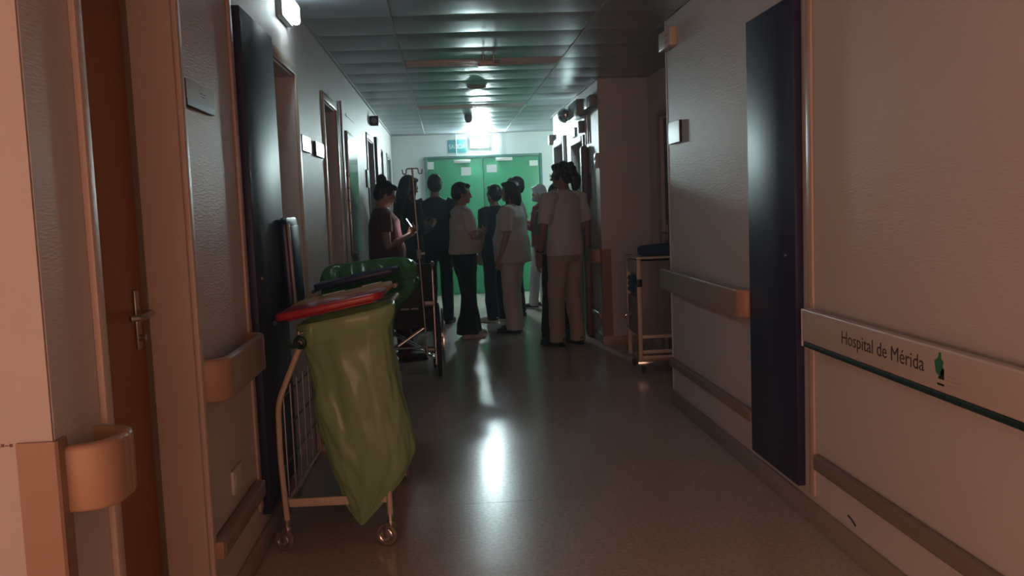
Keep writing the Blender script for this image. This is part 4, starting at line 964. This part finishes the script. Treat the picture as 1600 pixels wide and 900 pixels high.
    if st == 'curly':
        for q in range(26):
            a = q*2.4; zz = 1.56+.13*(q/26); rr = .088*math.sqrt(max(.05, 1-((zz-1.60)/.12)**2)); yy = -.025+rr*math.sin(a)*1.05
            if yy > .035 and zz < 1.64: continue
            he((rr*math.cos(a), yy, zz), (.030, .030, .028))
        loft(bm, [hd((0, -.09, 1.60)), hd((0, -.125, 1.55)), hd((0, -.125, 1.48)), hd((0, -.105, 1.43))], [(.05, .04), (.06, .045), (.055, .04), (.025, .02)], 12)
    sd = sp.get('seed', 0)
    part_mesh('hair', remeshed(bm, 0.0075, 2, lambda co: 0.0045*noise.noise(Vector((co.x*60+sd, co.y*60, co.z*9))) + 0.004*noise.noise(Vector((co.x*22, co.y*22, co.z*14+sd)))), sp.get('hairm', HAIR), t)
    # ---- extras
    if sp.get('glasses'):
        bm = bmesh.new()
        for s in (1, -1):
            torus(bm, hd((s*.032, .101, 1.585)), R3 @ Vector((0, 1, 0)), .022, .0025, 20, 6); tube(bm, [hd((s*.054, .098, 1.59)), hd((s*.078, .0, 1.585))], .0025, seg=6)
        tube(bm, [hd((-.010, .103, 1.588)), hd((.010, .103, 1.588))], .0025, seg=6); obj('glasses', bm, BLACK, t)
    if sp.get('mask'):
        bm = bmesh.new(); ell(bm, hd((0, .068, 1.530)), (.056, .052, .044), R3); obj('face_mask', bm, MASKM, t)
        bm = bmesh.new()
        for s in (1, -1): tube(bm, [hd((s*.054, .07, 1.54)), hd((s*.080, -.01, 1.575))], .002, seg=6)
        obj('mask_loop', bm, WHITE_PL, t)
    if sp.get('watch'):
        s, shd, el, wr, hdv, pn, curl = arms[1]; ax = (wr-el).normalized()
        obj('wristwatch', torus(bmesh.new(), wr-ax*.03, ax, .030, .008, 20, 8), BLACK, t)
    return t, arms, up, hd

def phone(label, loc, rot, on):
    t = thing('smartphone', label, 'phone', loc); t.rotation_euler = rot
    obj('case', B(-.037, .037, -.004, .004, -.075, .075, .003), BLACK, t); obj('screen', B(-.034, .034, .0042, .0050, -.071, .071), PHONESCR if on else PHONEOFF, t)

rd = math.radians
# 1 woman in maroon leaning on the left wall, reading her phone (faces +x)
person('woman with a dark hair bun in maroon clothes reading a lit phone', (-0.555, 8.33, 0), rd(-80), 1.64, dict(hair='bun', seed=1, lean=-0.05, head=(0.0, -0.42),
    top=dict(m=MAROON, hem=0.84, sleeve=0.55), bottom=dict(m=MAROON, w=1.0), feet=((0.085, 0.13, 0.1), (-0.085, 0.16, -0.1)), shoe=SHOEB, build=1.16, belly=0.03,
    R=((0.245, 0.0, 1.09), (0.09, 0.225, 1.195), (-0.25, 0.6, 0.45), (-0.6, -0.5, 0.55), 0.75), L=((-0.225, 0.02, 1.09), (-0.10, 0.215, 1.17), (0.3, 0.6, 0.40), (0.6, -0.5, 0.6), 0.75)))
phone('lit smartphone held by the woman in maroon', (-0.318, 8.33, 1.235), (rd(-32), 0, rd(96)), True)
# 2 long-haired woman in dark clothes
person('woman with long dark hair and black clothes beside the drip pole', (-0.42, 10.30, 0), rd(-58), 1.75, dict(hair='long', seed=2, head=(0.0, -0.25), top=dict(m=BLKCL, hem=0.80, sleeve=1.85), bottom=dict(m=BLKCL, w=1.05), build=1.02,
    R=((0.215, 0.02, 1.09), (0.10, 0.21, 1.13), (-0.3, 0.7, 0.3), (-0.5, -0.4, 0.6), 0.6), L=((-0.215, 0.03, 1.09), (-0.08, 0.22, 1.14), (0.4, 0.7, 0.3), (0.5, -0.4, 0.6), 0.6)))
# 3 person in dark blue seen from behind
person('person in dark navy clothes seen from behind, in front of the left green leaf', (-0.12, 10.85, 0), rd(-8), 1.77, dict(hair='short', fem=False, seed=3, skin=SKIN2, top=dict(m=NAVYCL, hem=0.84, sleeve=1.85, w=1.05), bottom=dict(m=BLKCL), build=1.0, head=(0.25, 0)))
# 4 white top, black flared trousers, arms folded (faces +x)
person('person in white top and black flared trousers with white sneakers, arms folded', (0.165, 9.58, 0), rd(-72), 1.63, dict(hair='short', seed=4, belly=0.05, top=dict(m=TWHITE, hem=0.93, sleeve=0.8, w=1.02), bottom=dict(m=BLKCL, w=1.08, flare=0.045, top=1.03, hem=0.055), shoe=SHOEW, build=1.06, head=(-0.2, -0.1),
    feet=((0.10, -0.02, 0.05), (-0.10, 0.09, -0.2)), R=((0.235, 0.05, 1.11), (-0.02, 0.235, 1.13), (-1, 0.15, 0.12), (0, -1, 0), 0.5), L=((-0.235, 0.05, 1.10), (0.03, 0.215, 1.17), (1, 0.1, 0.05), (0, -1, 0), 0.5)))
# 5 person in navy behind
person('person in navy scrubs standing between the two people in white', (0.57, 10.75, 0), rd(35), 1.62, dict(hair='short', seed=5, skin=SKIN2, top=dict(m=NAVYCL, hem=0.80, sleeve=0.9, w=1.08), bottom=dict(m=NAVYCL, w=1.1), shoe=SHOEW, build=1.08))
# 6 woman in white uniform facing left
person('woman in a long white uniform tunic and white trousers with dark bobbed hair', (0.70, 9.82, 0), rd(66), 1.635, dict(hair='bob', seed=6, hairm=HAIRB, belly=0.03, top=dict(m=TUNIC, hem=0.80, sleeve=0.85, w=1.13, sw=1.1, name='tunic'), bottom=dict(m=TUNIC, w=1.12, flare=0.012), shoe=SHOEN, build=1.24,
    feet=((0.10, 0.03, 0.15), (-0.10, -0.02, -0.10)), head=(0.1, -0.05), L=((-0.265, -0.03, 1.10), (-0.235, 0.06, 0.86), (0, 0.25, -1), (1, 0.2, 0), 0.5)))
# 7 taller person hidden behind
person('taller dark-haired person half hidden behind the woman in the white tunic', (0.87, 11.33, 0), rd(82), 1.72, dict(hair='short', fem=False, seed=7, top=dict(m=TUNIC, hem=0.84, sleeve=0.8), bottom=dict(m=BLKCL)))
# 8 white-haired person with mask and phone
person('white-haired person in burgundy top with blue face mask, looking at a phone', (1.255, 12.0, 0), rd(62), 1.63, dict(hair='short', hairm=HAIRW, mask=True, seed=8, head=(0, -0.22), top=dict(m=BURG, hem=0.86, sleeve=1.8, w=1.05, name='cardigan'), bottom=dict(m=TUNIC, w=1.0), shoe=SHOEB, sole=SHOEW, build=1.04,
    feet=((0.09, 0.02, 0.1), (-0.09, 0.12, -0.1)), R=((0.22, 0.04, 1.10), (0.12, 0.27, 1.20), (-0.2, 0.5, 0.7), (-0.5, -0.5, 0.3), 0.7), L=((-0.23, 0.05, 1.10), (-0.10, 0.27, 1.20), (0.2, 0.5, 0.7), (0.5, -0.5, 0.3), 0.7)))
phone('dark smartphone held up by the white-haired person', (0.975, 12.18, 1.235), (rd(-20), 0, rd(-118)), False)
# 9 man in white T-shirt
person('man in white T-shirt and beige trousers with glasses and tied curly hair', (1.135, 8.74, 0), rd(38), 1.765, dict(hair='curly', fem=False, seed=9, skin=SKIN2, glasses=True, watch=True, head=(0.55, -0.08), top=dict(m=TWHITE, hem=0.85, sleeve=0.86, w=1.02, sw=1.08), bottom=dict(m=BEIGE, w=1.08, flare=0.004), shoe=SHOEB, build=1.03,
    feet=((0.105, -0.02, 0.2), (-0.115, 0.03, -0.1)), L=((-0.275, 0.0, 1.10), (-0.235, 0.10, 0.87), (0, 0.2, -1), (1, 0.1, 0), 0.5), R=((0.285, -0.01, 1.12), (0.22, 0.19, 1.02), (-0.5, 0.8, -0.2), (-0.6, 0, 0.3), 0.6)))
# 10 person in dark trousers behind him
person('person in blue-grey scrubs and dark trousers hidden behind the man in the white T-shirt', (1.14, 9.40, 0), rd(172), 1.58, dict(hair='short', seed=10, top=dict(m=BLUEGREY, hem=0.82, sleeve=0.9), bottom=dict(m=GREYCL, w=1.0), shoe=SHOEB, build=0.95, feet=((0.15, 0.0, 0.1), (-0.10, 0.0, -0.15))))
